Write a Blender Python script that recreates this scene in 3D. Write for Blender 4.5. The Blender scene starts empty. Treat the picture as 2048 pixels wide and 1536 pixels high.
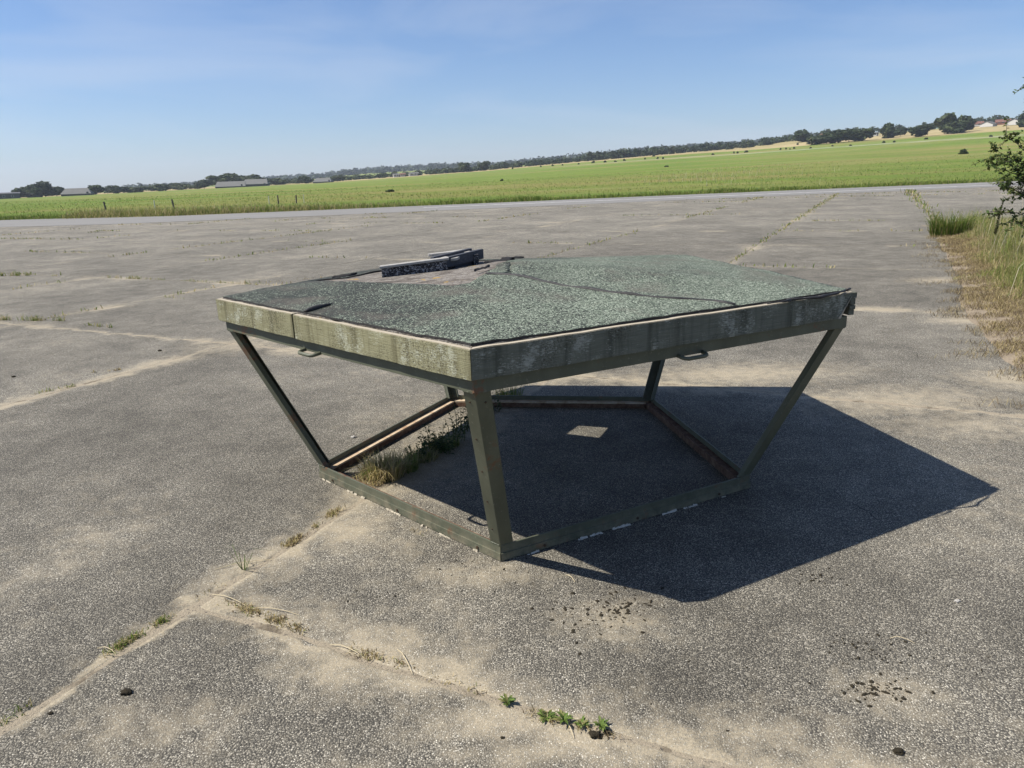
import bpy, bmesh, math, random
import numpy as np
from mathutils import Vector, Matrix, noise as mnoise
from mathutils.geometry import delaunay_2d_cdt
R = math.radians
random.seed(7); rng = np.random.default_rng(7)
scene = bpy.context.scene
C = scene.collection

# ---------------------------------------------------------------- camera, sky, sun, exposure
FPX, PITCH, ROLL, EYE = 1464.26, -0.276005, -0.035526, 1.65       # focal length in px of the 2048 px frame
_cp, _sp, _cr, _sr = math.cos(PITCH), math.sin(PITCH), math.cos(ROLL), math.sin(ROLL)
FWD = Vector((0, _cp, _sp)); _up0 = Vector((0, -_sp, _cp)); _r0 = Vector((1, 0, 0))
RIGHT = _cr*_r0 + _sr*_up0; UP = -_sr*_r0 + _cr*_up0
cam = bpy.data.cameras.new('camera'); camo = bpy.data.objects.new('camera', cam); C.objects.link(camo)
camo.matrix_world = Matrix(((RIGHT.x, UP.x, -FWD.x, 0), (RIGHT.y, UP.y, -FWD.y, 0), (RIGHT.z, UP.z, -FWD.z, EYE), (0, 0, 0, 1)))
cam.sensor_width = 36; cam.lens = FPX/2048*36; cam.clip_start = 0.05; cam.clip_end = 20000
scene.camera = camo
SUN = Vector((-0.8196, -0.0589, 1.0)).normalized()                 # towards the sun
sun = bpy.data.lights.new('sun', 'SUN'); suno = bpy.data.objects.new('sun', sun); C.objects.link(suno)
sun.energy = 5.0; sun.angle = R(0.5); sun.color = (1.0, 0.945, 0.86)
suno.rotation_euler = SUN.to_track_quat('Z', 'Y').to_euler()
world = bpy.data.worlds.new('World'); scene.world = world; world.use_nodes = True
wn = world.node_tree; wn.nodes.clear()
sky = wn.nodes.new('ShaderNodeTexSky'); sky.sky_type = 'NISHITA'; sky.sun_disc = False
sky.sun_elevation = math.asin(SUN.z); sky.sun_rotation = math.atan2(SUN.x, SUN.y) % (2*math.pi)
sky.air_density = 1.0; sky.dust_density = 0.35; sky.ozone_density = 7.0; sky.altitude = 30
bg = wn.nodes.new('ShaderNodeBackground'); bg.inputs['Strength'].default_value = 0.078
wo = wn.nodes.new('ShaderNodeOutputWorld')
# thin cirrus veils
tc = wn.nodes.new('ShaderNodeTexCoord'); mp = wn.nodes.new('ShaderNodeMapping'); mp.inputs['Scale'].default_value = (1.0, 1.0, 5.5)
mp.inputs['Location'].default_value = (0.35, 0.1, 0.0)
nz = wn.nodes.new('ShaderNodeTexNoise'); nz.inputs['Scale'].default_value = 2.3; nz.inputs['Detail'].default_value = 5; nz.inputs['Roughness'].default_value = 0.5
nz.inputs['Distortion'].default_value = 0.4
rp = wn.nodes.new('ShaderNodeMapRange'); rp.inputs[1].default_value = 0.47; rp.inputs[2].default_value = 0.76; rp.inputs[3].default_value = 0.0; rp.inputs[4].default_value = 0.42
mx = wn.nodes.new('ShaderNodeMix'); mx.data_type = 'RGBA'; mx.inputs[7].default_value = (5.6, 6.2, 7.2, 1)
L = wn.links.new
L(tc.outputs['Generated'], mp.inputs['Vector']); L(mp.outputs[0], nz.inputs['Vector']); L(nz.outputs['Fac'], rp.inputs[0])
tn = wn.nodes.new('ShaderNodeMix'); tn.data_type = 'RGBA'; tn.blend_type = 'MULTIPLY'; tn.inputs[0].default_value = 1; tn.inputs[7].default_value = (.95, .975, 1.07, 1)
L(rp.outputs[0], mx.inputs[0]); L(sky.outputs[0], tn.inputs[6]); L(tn.outputs[2], mx.inputs[6]); L(mx.outputs[2], bg.inputs['Color']); L(bg.outputs[0], wo.inputs['Surface'])
vs = scene.view_settings; vs.view_transform = 'Standard'; vs.look = 'None'; vs.gamma = 1; vs.use_curve_mapping = False; vs.exposure = 0.62
scene.cycles.max_bounces = 4; scene.cycles.diffuse_bounces = 3; scene.cycles.glossy_bounces = 2; scene.cycles.transparent_max_bounces = 8; scene.cycles.volume_bounces = 0
scene.cycles.sample_clamp_indirect = 3; scene.cycles.use_denoising = True; scene.cycles.denoising_prefilter = 'ACCURATE'

# ---------------------------------------------------------------- helpers
def ray(px, py):
    return FWD + RIGHT*((px-1024)/FPX) - UP*((py-768)/FPX)
def gnd(px, py, z=0.0):                                            # point of a horizontal plane seen at a photo pixel
    d = ray(px, py); t = (z-EYE)/d.z
    return Vector((0, 0, EYE)) + d*t
def us(px, py):                                                    # bearing x/y and slope z/y of a photo pixel
    d = ray(px, py); return d.x/d.y, d.z/d.y

def tag(o, label, cat, group=None, kind=None):
    if label: o['label'] = label
    if cat: o['category'] = cat
    if group: o['group'] = group
    if kind: o['kind'] = kind
    return o
def link(name, me, m=None, parent=None):
    o = bpy.data.objects.new(name, me); C.objects.link(o)
    if m and me is not None and not me.materials: me.materials.append(m)
    if parent: o.parent = parent
    return o
def empty(name, loc=(0, 0, 0), rz=0):
    o = bpy.data.objects.new(name, None); C.objects.link(o); o.location = loc; o.rotation_euler = (0, 0, rz); o.empty_display_size = .1
    return o
def mesh(name, V, F, smooth=False):
    me = bpy.data.meshes.new(name); me.from_pydata([tuple(v) for v in V], [], [tuple(f) for f in F]); me.update()
    if smooth: me.polygons.foreach_set('use_smooth', [True]*len(me.polygons))
    return me
def np_mesh(name, V, tris, tint=None, smooth=False):               # fast path: numpy vertices and triangles
    me = bpy.data.meshes.new(name); n, m = len(V), len(tris)
    me.vertices.add(n); me.vertices.foreach_set('co', np.ascontiguousarray(V, dtype=np.float32).ravel())
    me.loops.add(m*3); me.polygons.add(m)
    me.polygons.foreach_set('loop_start', np.arange(0, m*3, 3, dtype=np.int32))
    me.loops.foreach_set('vertex_index', np.ascontiguousarray(tris, dtype=np.int32).ravel())
    me.update(calc_edges=True); me.validate()
    if smooth: me.polygons.foreach_set('use_smooth', np.ones(len(me.polygons), dtype=bool))
    if tint is not None:
        a = me.attributes.new('tint', 'FLOAT_COLOR', 'POINT')
        a.data.foreach_set('color', np.concatenate([tint, np.ones((n, 1))], 1).astype(np.float32).ravel())
    return me
class MB:
    def __init__(s): s.V = []; s.F = []
    def add(s, V, F):
        b = len(s.V); s.V += [Vector(v) for v in V]; s.F += [tuple(b+i for i in f) for f in F]; return s
    def hexa(s, p):                                                # 8 points: bottom ring 0-3, top ring 4-7
        return s.add(p, [(3, 2, 1, 0), (4, 5, 6, 7), (0, 1, 5, 4), (1, 2, 6, 5), (2, 3, 7, 6), (3, 0, 4, 7)])
    def box(s, o, x, y, z):                                        # corner o and three edge vectors
        o, x, y, z = Vector(o), Vector(x), Vector(y), Vector(z)
        return s.hexa([o, o+x, o+x+y, o+y, o+z, o+x+z, o+x+y+z, o+y+z])
    def prism(s, poly, d):                                         # polygon (3d points) extruded by d
        n = len(poly); d = Vector(d); P = [Vector(q) for q in poly]
        return s.add(P+[q+d for q in P], [tuple(range(n))[::-1], tuple(range(n, 2*n))]+[(i, (i+1) % n, n+(i+1) % n, n+i) for i in range(n)])
    def tube(s, path, rad, seg=8, cap=True):
        P = [Vector(p) for p in path]; n = len(P); rr = rad if hasattr(rad, '__len__') else [rad]*n
        rings = []
        for i, p in enumerate(P):
            t = (P[min(i+1, n-1)]-P[max(i-1, 0)]).normalized()
            a = t.cross(Vector((0, 0, 1)) if abs(t.z) < .95 else Vector((1, 0, 0))).normalized(); b = t.cross(a)
            rings.append([p+(a*math.cos(k*2*math.pi/seg)+b*math.sin(k*2*math.pi/seg))*rr[i] for k in range(seg)])
        V = [v for r in rings for v in r]; F = []
        for i in range(n-1):
            for k in range(seg): F.append((i*seg+k, i*seg+(k+1) % seg, (i+1)*seg+(k+1) % seg, (i+1)*seg+k))
        if cap: F += [tuple(range(seg))[::-1], tuple(range((n-1)*seg, n*seg))]
        return s.add(V, F)
    def build(s, name, m, parent=None, smooth=False, bevel=0, wob=0):
        me = mesh(name, s.V, s.F, smooth)
        bm = bmesh.new(); bm.from_mesh(me); bmesh.ops.recalc_face_normals(bm, faces=bm.faces)
        if bevel: bmesh.ops.bevel(bm, geom=bm.edges[:], offset=bevel, segments=2, affect='EDGES', clamp_overlap=True, profile=.6)
        bm.to_mesh(me); bm.free()
        return link(name, me, m, parent)

# ---- node materials
class NT:
    def __init__(s, name):
        s.m = bpy.data.materials.new(name); s.m.use_nodes = True; s.t = s.m.node_tree; s.t.nodes.clear()
        s.out = s.t.nodes.new('ShaderNodeOutputMaterial')
    def n(s, typ, ins=None, **pr):
        nd = s.t.nodes.new('ShaderNode'+typ)
        for k, v in pr.items(): setattr(nd, k, v)
        for k, v in (ins or {}).items():
            i = nd.inputs[k]
            if isinstance(v, bpy.types.NodeSocket): s.t.links.new(v, i)
            else: i.default_value = v
        return nd
    def pos(s): return s.n('NewGeometry').outputs['Position']
    def obj(s): return s.n('TexCoord').outputs['Object']
    def map(s, v, scale=(1, 1, 1), rot=(0, 0, 0), loc=(0, 0, 0)):
        return s.n('Mapping', {'Vector': v, 'Scale': scale, 'Rotation': rot, 'Location': loc}).outputs[0]
    def noise(s, v, scale, detail=3, rough=.5, dist=0, dim='3D'):
        return s.n('TexNoise', {'Vector': v, 'Scale': scale, 'Detail': detail, 'Roughness': rough, 'Distortion': dist}, noise_dimensions=dim).outputs['Fac']
    def vor(s, v, scale, feature='F1', dim='3D', rand=1.0):
        return s.n('TexVoronoi', {'Vector': v, 'Scale': scale, 'Randomness': rand}, feature=feature, voronoi_dimensions=dim)
    def math(s, op, a, b=0.0, c=0.0, clamp=False):
        nd = s.n('Math', operation=op, use_clamp=clamp)
        for i, v in enumerate((a, b, c)):
            if isinstance(v, bpy.types.NodeSocket): s.t.links.new(v, nd.inputs[i])
            else: nd.inputs[i].default_value = v
        return nd.outputs[0]
    def rng(s, v, a, b, c=0.0, d=1.0, smooth=False):
        return s.n('MapRange', {0: v, 1: a, 2: b, 3: c, 4: d}, interpolation_type='SMOOTHSTEP' if smooth else 'LINEAR').outputs[0]
    def mix(s, f, a, b, mode='MIX'):
        nd = s.n('Mix', data_type='RGBA', blend_type=mode)
        for i, v in ((0, f), (6, a), (7, b)):
            if isinstance(v, bpy.types.NodeSocket): s.t.links.new(v, nd.inputs[i])
            elif i == 0: nd.inputs[0].default_value = v
            else: nd.inputs[i].default_value = (*v, 1) if len(v) == 3 else v
        return nd.outputs[2]
    def ramp(s, f, stops, interp='LINEAR'):
        nd = s.n('ValToRGB', {0: f}); cr = nd.color_ramp; cr.interpolation = interp
        while len(cr.elements) < len(stops): cr.elements.new(0.5)
        for e, (p, c) in zip(cr.elements, stops): e.position = p; e.color = (*c, 1)
        return nd.outputs[0]
    def xyz(s, v): return s.n('SeparateXYZ', {0: v}).outputs
    def bump(s, h, strength=.5, dist=.01, normal=None):
        d = {'Height': h, 'Strength': strength, 'Distance': dist}
        if normal is not None: d['Normal'] = normal
        return s.n('Bump', d).outputs[0]
    def bsdf(s, col, rough=.9, metal=0, normal=None, spec=.3):
        d = {'Base Color': col if isinstance(col, bpy.types.NodeSocket) else (*col, 1), 'Roughness': rough, 'Metallic': metal, 'Specular IOR Level': spec}
        if normal is not None: d['Normal'] = normal
        b = s.n('BsdfPrincipled', d); s.t.links.new(b.outputs[0], s.out.inputs['Surface']); return s.m
    def leafy(s, col, trans=.35, rough=.7):
        d = s.n('BsdfPrincipled', {'Base Color': col, 'Roughness': rough, 'Specular IOR Level': .25})
        t = s.n('BsdfTranslucent', {'Color': col}); x = s.n('MixShader', {0: trans, 1: d.outputs[0], 2: t.outputs[0]})
        s.t.links.new(x.outputs[0], s.out.inputs['Surface']); return s.m

M = {}
GX, GY = 0.4472, 0.8944          # direction of the long slab joints
P0, Q0, PS, QS = -2.38, 1.78, 3.86, 3.86

def make_materials():
    # exposed-aggregate concrete of the apron
    t = NT('aggregate'); p = t.pos()
    v = t.vor(p, 160, dim='2D'); vc = t.xyz(v.outputs['Color']); r = vc[0]; d = v.outputs['Distance']
    stone = t.ramp(r, [(0, (.10, .094, .080)), (.25, (.172, .161, .137)), (.55, (.268, .249, .206)), (.8, (.37, .342, .281)), (.95, (.48, .447, .375)), (1, (.67, .635, .55))])
    gap = t.rng(d, .30, .56, 0, 1)
    fine = t.noise(p, 430, 2, .7, dim='2D')
    col = t.mix(gap, stone, t.ramp(fine, [(.3, (.040, .037, .033)), (.7, (.150, .139, .118))]))
    gr_ = t.rng(t.noise(p, 150, 2, .7, dim='2D'), .32, .68, .62, 1.38); col = t.mix(1.0, col, t.n('CombineXYZ', {0: gr_, 1: gr_, 2: gr_}).outputs[0], 'MULTIPLY')
    v3 = t.vor(p, 34, dim='2D'); r3 = t.xyz(v3.outputs['Color'])[2]                  # scattered pale pebbles
    peb = t.math('MULTIPLY', t.math('GREATER_THAN', r3, .91), t.math('LESS_THAN', v3.outputs['Distance'], .2))
    col = t.mix(t.math('MULTIPLY', peb, .6), col, (.44, .41, .35))
    oi = t.n('ObjectInfo').outputs['Random']
    bigc = t.n('TexNoise', {'Vector': p, 'Scale': .55, 'Detail': 5.0, 'Roughness': .62}, noise_dimensions='2D'); big = bigc.outputs['Fac']
    bc = t.xyz(bigc.outputs['Color'])
    mid = t.noise(p, 3.2, 4, .62, dim='2D')
    tone = t.math('ADD', t.rng(big, .3, .7, .70, 1.06), t.rng(mid, .3, .7, -.15, .15))
    tone = t.math('MULTIPLY', tone, t.math('MULTIPLY', t.rng(oi, 0, 1, .93, 1.07), t.rng(t.xyz(p)[1], 8, 26, 1, 1.2)))  # slabs paler with distance: grazing-view brightening put into the colour
    col = t.mix(1.0, col, t.n('CombineXYZ', {0: tone, 1: tone, 2: tone}).outputs[0], 'MULTIPLY')
    # blown sand: along the joints, thicker in places
    s = t.xyz(p)
    wob = t.math('MULTIPLY', t.math('SUBTRACT', mid, .5), .30)
    def fam(a, b, off, step):
        q = t.math('ADD', t.math('MULTIPLY', s[0], a), t.math('MULTIPLY', s[1], b))
        return t.math('PINGPONG', t.math('ADD', q, t.math('SUBTRACT', wob, off-step*40)), step/2)
    nP = t.math('ADD', t.math('MULTIPLY', s[0], .8944), t.math('MULTIPLY', s[1], -.4472)); nQ = t.math('ADD', t.math('MULTIPLY', s[0], GX), t.math('MULTIPLY', s[1], GY))
    nojoint = t.math('MULTIPLY', t.math('LESS_THAN', nP, P0-.12), t.math('MULTIPLY', t.math('GREATER_THAN', nP, P0-PS+.12), t.math('LESS_THAN', t.math('ABSOLUTE', t.math('SUBTRACT', nQ, Q0)), 1.5)))   # the double-length slab
    dj = t.math('MINIMUM', fam(.8944, -.4472, P0, PS), t.math('ADD', fam(GX, GY, Q0, QS), nojoint))
    far = t.rng(s[1], 6, 16, 0, 1)
    band = t.rng(dj, t.rng(s[1], 5, 20, .01, -.02), t.rng(bc[1], .35, .65, .12, .42), 1.0, 0.0)
    gate = t.rng(bc[2], t.rng(far, 0, 1, .36, .46), t.rng(far, 0, 1, .56, .68), .05, 1.0)
    sand = t.math('MAXIMUM', t.math('MULTIPLY', band, gate), t.rng(dj, .015, .07, t.rng(s[1], 5, 14, .9, .25), 0))
    for (x, y, rx, ry, w) in SANDS:
        e = t.n('VectorMath', {0: t.map(p, scale=(1/rx, 1/ry, 0), loc=(-x/rx, -y/ry, 0))}, operation='LENGTH').outputs[1]
        sand = t.math('MAXIMUM', sand, t.rng(e, .1, 1.0, w, 0))
    sand = t.math('MAXIMUM', sand, t.math('MULTIPLY', t.rng(bc[0], .46, .74, 0, .58), t.math('MULTIPLY', t.rng(s[1], 3, 6, 1, .45), t.rng(s[0], 0, 1.4, 1, .6))))
    poke = t.math('MULTIPLY', t.rng(r, .35, .8, 0, 1), t.math('SUBTRACT', 1.0, gap))
    sf = t.math('ADD', t.math('MULTIPLY', sand, 1.35), t.math('MULTIPLY', t.math('SUBTRACT', t.noise(p, 11, 4, .68, dim='2D'), .60), 1.5))
    sf = t.math('SUBTRACT', sf, t.math('MULTIPLY', poke, .72), clamp=True)
    sc = t.ramp(fine, [(.25, (.26, .22, .155)), (.75, (.44, .385, .29))])
    sg_ = t.rng(t.noise(p, 95, 3, .75, dim='2D'), .3, .7, .72, 1.22); sc = t.mix(1.0, sc, t.n('CombineXYZ', {0: sg_, 1: sg_, 2: sg_}).outputs[0], 'MULTIPLY')
    col = t.mix(t.math('MULTIPLY', sf, .84), col, sc); col = t.mix(1.0, col, (1.0, .985, .94), 'MULTIPLY')
    hc = t.n('VectorMath', {0: p, 1: t.n('VectorMath', {0: t.n('TexNoise', {'Vector': p, 'Scale': 2.2, 'Detail': 4.0, 'Roughness': .65}, noise_dimensions='2D').outputs['Color'], 1: (.16, .16, 0)}, operation='MULTIPLY').outputs[0]}, operation='ADD').outputs[0]
    hair = t.math('MULTIPLY', t.math('LESS_THAN', t.vor(hc, .62, 'DISTANCE_TO_EDGE', '2D').outputs['Distance'], .0022), t.math('GREATER_THAN', bc[1], .66))
    col = t.mix(t.math('MULTIPLY', hair, .8), col, (.04, .035, .028))
    # cheap relief: only the stones themselves
    vb_ = t.vor(p, 160, dim='2D')
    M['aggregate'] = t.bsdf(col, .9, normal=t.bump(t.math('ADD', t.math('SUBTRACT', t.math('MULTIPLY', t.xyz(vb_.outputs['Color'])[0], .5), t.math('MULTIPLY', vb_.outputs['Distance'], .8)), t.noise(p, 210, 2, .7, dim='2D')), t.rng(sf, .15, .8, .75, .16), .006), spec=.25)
    # joint sand
    t = NT('joint_sand'); p = t.pos()
    col = t.mix(t.noise(p, 220, 2), (.20, .165, .115), (.42, .36, .265)); col = t.mix(t.math('MULTIPLY', t.rng(t.noise(p, 7, 5, .7), .52, .64), .75), col, (.085, .066, .043)); col = t.mix(t.rng(t.noise(p, 75, 3, .7), .58, .66), col, (.09, .08, .066))
    M['joint_sand'] = t.bsdf(col, 1, normal=t.bump(t.noise(p, 120, 4, .7), 1.0, .008))
    # far strip
    t = NT('strip'); p = t.pos()
    col = t.mix(t.rng(t.noise(t.map(p, scale=(.25, 1, 1)), .5, 5), .3, .7), (.185, .179, .165), (.222, .214, .198)); col = t.mix(t.math('MULTIPLY', t.noise(p, 30, 3), .35), col, (.14, .135, .125))
    M['strip'] = t.bsdf(col, .9)
    t = NT('line_paint'); p = t.pos()
    col = t.mix(t.rng(t.noise(p, 2.5, 5, .7), .42, .58), (.42, .41, .39), (.76, .75, .73)); M['line_paint'] = t.bsdf(col, .8)
    # meadow
    t = NT('meadow'); p = t.pos(); dry = t.n('Attribute', attribute_name='dry').outputs['Fac']; trk = t.n('Attribute', attribute_name='track').outputs['Fac']
    a = t.noise(t.map(p, scale=(.45, 1, 1)), .035, 6, .62); b = t.noise(p, .35, 5, .65); c = t.noise(p, 3.0, 3, .6)
    col = t.mix(t.rng(a, .35, .66), (.105, .178, .024), (.19, .245, .045))
    col = t.mix(t.rng(b, .38, .7), col, (.095, .145, .03))
    col = t.mix(t.math('MULTIPLY', t.rng(t.noise(t.map(p, scale=(.3, 1, 1), loc=(50, 9, 0)), .028, 5, .6), .47, .62), .75), col, (.275, .205, .088)); col = t.mix(t.math('MULTIPLY', t.rng(t.noise(t.map(p, scale=(.35, 1, 1), loc=(7, 3, 0)), .07, 4, .6), .55, .68), .45), col, (.29, .285, .12))
    col = t.mix(t.math('MULTIPLY', t.rng(c, .42, .62), .5), col, (.225, .275, .06)); col = t.mix(t.math('MULTIPLY', t.rng(t.noise(p, 1.1, 4, .7), .52, .66), .6), col, (.07, .115, .022))
    dcol = t.mix(t.rng(t.noise(t.map(p, scale=(.4, 1, 1)), .02, 5), .4, .62), (.40, .32, .17), (.27, .23, .10))
    df = t.rng(t.math('ADD', dry, t.math('MULTIPLY', t.math('SUBTRACT', t.noise(p, .03, 5), .5), .7)), .4, .6, 0, 1, True)
    col = t.mix(df, col, dcol); col = t.mix(t.math('MULTIPLY', trk, .7), col, (.42, .39, .31))
    M['meadow'] = t.bsdf(col, 1, normal=t.bump(t.noise(p, 5, 4, .7), 1.0, .25), spec=.1)
    t = NT('blades'); M['blades'] = t.leafy(t.n('Attribute', attribute_name='tint').outputs['Color'], .35)
    t = NT('foliage'); oi = t.n('ObjectInfo').outputs['Random']; base = t.n('Attribute', attribute_name='tint').outputs['Color']
    M['foliage'] = t.leafy(t.mix(t.rng(oi, 0, 1, 0, .5), base, (.075, .095, .03)), .22)
    t = NT('litter'); M['litter'] = t.bsdf(t.n('Attribute', attribute_name='tint').outputs['Color'], .95)
    t = NT('bark'); p = t.obj(); M['bark'] = t.bsdf(t.mix(t.noise(t.map(p, scale=(6, 6, 1)), 6, 4), (.045, .035, .026), (.14, .115, .09)), .95, normal=t.bump(t.noise(t.map(p, scale=(6, 6, 1)), 8, 3), .6, .02))
    t = NT('soil'); p = t.pos(); M['soil'] = t.bsdf(t.mix(t.noise(p, 14, 5, .7), (.11, .085, .058), (.36, .295, .21)), 1, normal=t.bump(t.noise(p, 40, 4), .9, .02))
    t = NT('moss'); p = t.obj(); M['moss'] = t.bsdf(t.mix(t.noise(p, 300, 3), (.010, .008, .005), (.05, .04, .022)), 1, normal=t.bump(t.noise(p, 500, 3), 1, .004))
    t = NT('pebble'); p = t.pos(); M['pebble'] = t.bsdf(t.mix(t.noise(p, 60, 3), (.22, .21, .19), (.45, .43, .39)), .8, normal=t.bump(t.noise(p, 120, 3), .5, .004))
    # painted steel of the frame
    t = NT('olive_steel'); p = t.pos()
    col = t.mix(t.rng(t.noise(t.map(p, scale=(1, 1, .3)), 9, 5, .6), .3, .7), (.064, .069, .045), (.098, .104, .069))
    sc = t.rng(t.noise(p, 55, 5, .75), .60, .68); col = t.mix(t.math('MULTIPLY', sc, .5), col, (.21, .21, .16))
    rst = t.rng(t.math('ADD', t.noise(p, 5, 6, .7), t.math('MULTIPLY', t.noise(p, 60, 3), .12)), .63, .70); col = t.mix(t.math('MULTIPLY', rst, .8), col, (.13, .055, .025))
    dst = t.math('MULTIPLY', t.rng(t.xyz(p)[2], .0, .08, .55, 0), t.rng(t.noise(p, 16, 5, .7), .40, .62)); col = t.mix(dst, col, (.27, .225, .155))
    M['olive_steel'] = t.bsdf(col, .55, normal=t.bump(t.noise(p, 35, 3), .12, .003), spec=.42)
    t = NT('rusty_steel'); p = t.pos()
    col = t.ramp(t.noise(p, 22, 6, .72), [(.25, (.04, .024, .016)), (.45, (.11, .058, .036)), (.6, (.18, .115, .075)), (.8, (.30, .235, .165))])
    M['rusty_steel'] = t.bsdf(col, .9, normal=t.bump(t.noise(p, 90, 4), .5, .004))
    t = NT('tan_ledge'); p = t.pos()
    col = t.ramp(t.noise(p, 14, 6, .7), [(.3, (.22, .11, .065)), (.45, (.43, .32, .21)), (.7, (.56, .47, .35))]); M['tan_ledge'] = t.bsdf(col, .95, normal=t.bump(t.noise(p, 90, 4), .4, .004))
    t = NT('bolt'); M['bolt'] = t.bsdf(t.mix(t.noise(t.pos(), 150, 2), (.02, .015, .012), (.12, .08, .05)), .7, metal=.3)
    t = NT('sealant'); M['sealant'] = t.bsdf(t.mix(t.noise(t.pos(), 120, 4), (.30, .275, .22), (.62, .59, .52)), .8)
    t = NT('old_sealant'); M['old_sealant'] = t.bsdf(t.mix(t.noise(t.pos(), 120, 4), (.24, .205, .145), (.47, .42, .33)), .9)
    # weathered fascia boards; local x runs along the board, z up
    def board(name, base, worn, moss, pale, mossy):
        t = NT(name); o = t.obj(); w = t.pos()
        g = t.noise(t.map(o, scale=(2.2, 30, 70)), 3, 5, .65, .4); g2 = t.noise(t.map(o, scale=(6, 60, 190)), 3, 3, .6)
        col = t.mix(t.rng(g, .3, .7), base, worn)
        run = t.noise(t.map(o, scale=(9, 9, .8)), 1.6, 5, .65)                     # vertical dirt runs
        col = t.mix(t.math('MULTIPLY', t.rng(run, .47, .66), .85), col, moss)
        fl = t.math('ADD', t.math('MULTIPLY', t.noise(o, 7, 6, .75), .7), t.math('MULTIPLY', t.noise(t.map(o, scale=(25, 25, 120)), 2, 4, .7), .5))
        col = t.mix(t.math('MULTIPLY', t.rng(fl, .63, .71), .8), col, pale)
        sp = t.math('MULTIPLY', t.rng(t.noise(o, 130, 3, .7), .5, .62), t.rng(t.noise(o, 5, 4, .6), mossy, mossy+.14))
        col = t.mix(t.math('MULTIPLY', sp, .85), col, (.045, .038, .024))
        h = t.math('ADD', t.math('MULTIPLY', g2, .7), t.math('MULTIPLY', g, .6))
        M[name] = t.bsdf(col, .88, normal=t.bump(h, .55, .006), spec=.2)
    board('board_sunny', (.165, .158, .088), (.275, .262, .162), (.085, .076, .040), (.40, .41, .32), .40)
    board('board_shady', (.10, .105, .08), (.17, .175, .14), (.055, .058, .043), (.34, .35, .30), .52)  # shade on these sides put into the colour, darker than the sunny boards
    t = NT('board_top'); o = t.obj()
    M['board_top'] = t.bsdf(t.mix(t.noise(t.map(o, scale=(4, 40, 40)), 4, 5, .7), (.20, .16, .10), (.55, .50, .40)), .9)
    # mineral roofing felt
    def felt(name, shift):
        t = NT(name); p = t.pos()
        v = t.vor(p, 190); r = t.xyz(v.outputs['Color'])[0]
        gr = t.ramp(r, [(0, (.022, .028, .021)), (.3, (.065, .082, .06)), (.6, (.15, .178, .132)), (.85, (.225, .26, .198)), (1, (.36, .39, .315))])
        wear = t.noise(t.map(p, loc=(shift, 0, 0)), 1.7, 6, .68)
        s = t.xyz(p)
        lft = t.rng(t.math('ADD', t.math('MULTIPLY', s[0], -1.0), t.math('MULTIPLY', s[1], .28)), .70, 1.70, -.12, .25)   # bald towards the hatch side
        bald = t.math('ADD', wear, lft)
        strk = t.noise(p, 48, 4, .78)
        m = t.rng(t.math('ADD', t.math('ADD', t.math('MULTIPLY', bald, .75), t.math('MULTIPLY', strk, .55)), t.math('MULTIPLY', t.xyz(v.outputs['Color'])[1], .42)), .87, .95)
        col = t.mix(t.math('MULTIPLY', m, .9), gr, (.016, .017, .016))
        col = t.mix(t.math('MULTIPLY', t.rng(t.noise(p, 3.1, 5, .6), .50, .66), .55), col, (.105, .092, .075))
        h = t.math('ADD', t.math('MULTIPLY', t.math('SUBTRACT', 1.0, v.outputs['Distance']), .5), t.math('MULTIPLY', t.noise(p, 60, 4, .7), .8))
        M[name] = t.bsdf(col, .9, normal=t.bump(h, .7, .006), spec=.3)
    felt('felt_front', 0); felt('felt_right', 4.0)
    t = NT('bitumen'); p = t.pos(); M['bitumen'] = t.bsdf(t.mix(t.noise(p, 80, 4), (.010, .010, .011), (.045, .042, .04)), .6, normal=t.bump(t.noise(p, 140, 3), .5, .004))
    t = NT('bare_deck'); p = t.pos()
    col = t.ramp(t.noise(t.map(p, scale=(1.2, 3, 1), rot=(0, 0, .9)), 6, 7, .78), [(.28, (.02, .018, .016)), (.40, (.09, .078, .066)), (.49, (.15, .13, .108)), (.54, (.29, .27, .24)), (.57, (.15, .128, .105)), (.64, (.05, .043, .036)), (.70, (.22, .20, .175)), (.75, (.03, .027, .024))])
    col = t.mix(t.math('MULTIPLY', t.rng(t.noise(p, 7, 4, .6), .62, .68), .8), col, (.42, .26, .04))
    M['bare_deck'] = t.bsdf(col, .95, normal=t.bump(t.noise(p, 70, 5, .7), .9, .012))
    t = NT('upstand'); p = t.pos(); v = t.vor(p, 140)
    M['upstand'] = t.bsdf(t.ramp(t.xyz(v.outputs['Color'])[0], [(0, (.012, .012, .014)), (.6, (.05, .05, .055)), (1, (.30, .30, .31))]), .85, normal=t.bump(v.outputs['Distance'], .8, .006))
    t = NT('silver_wood'); o = t.pos()
    M['silver_wood'] = t.bsdf(t.mix(t.noise(t.map(o, scale=(8, 8, 30), rot=(0, 0, .7)), 5, 5, .7), (.13, .122, .11), (.50, .485, .45)), .9, normal=t.bump(t.noise(o, 70, 4), .6, .006))
    t = NT('black_wood'); o = t.pos(); M['black_wood'] = t.bsdf(t.mix(t.noise(o, 45, 5, .75), (.016, .017, .021), (.10, .105, .12)), .8, normal=t.bump(t.noise(o, 60, 4), .6, .008))
    t = NT('post_wood'); o = t.obj(); M['post_wood'] = t.bsdf(t.mix(t.noise(t.map(o, scale=(20, 20, 2)), 3, 4), (.05, .042, .035), (.16, .14, .12)), .9)
    t = NT('pale_post'); M['pale_post'] = t.bsdf((.5, .49, .44), .9)
    for n, a, b in (('wall_white', (.42, .415, .39), (.54, .53, .50)), ('wall_dark', (.06, .062, .06), (.10, .10, .095)), ('wall_brick', (.20, .09, .06), (.27, .13, .09))):
        t = NT(n); M[n] = t.bsdf(t.mix(t.noise(t.obj(), 1.5, 4), a, b), .9)
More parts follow.
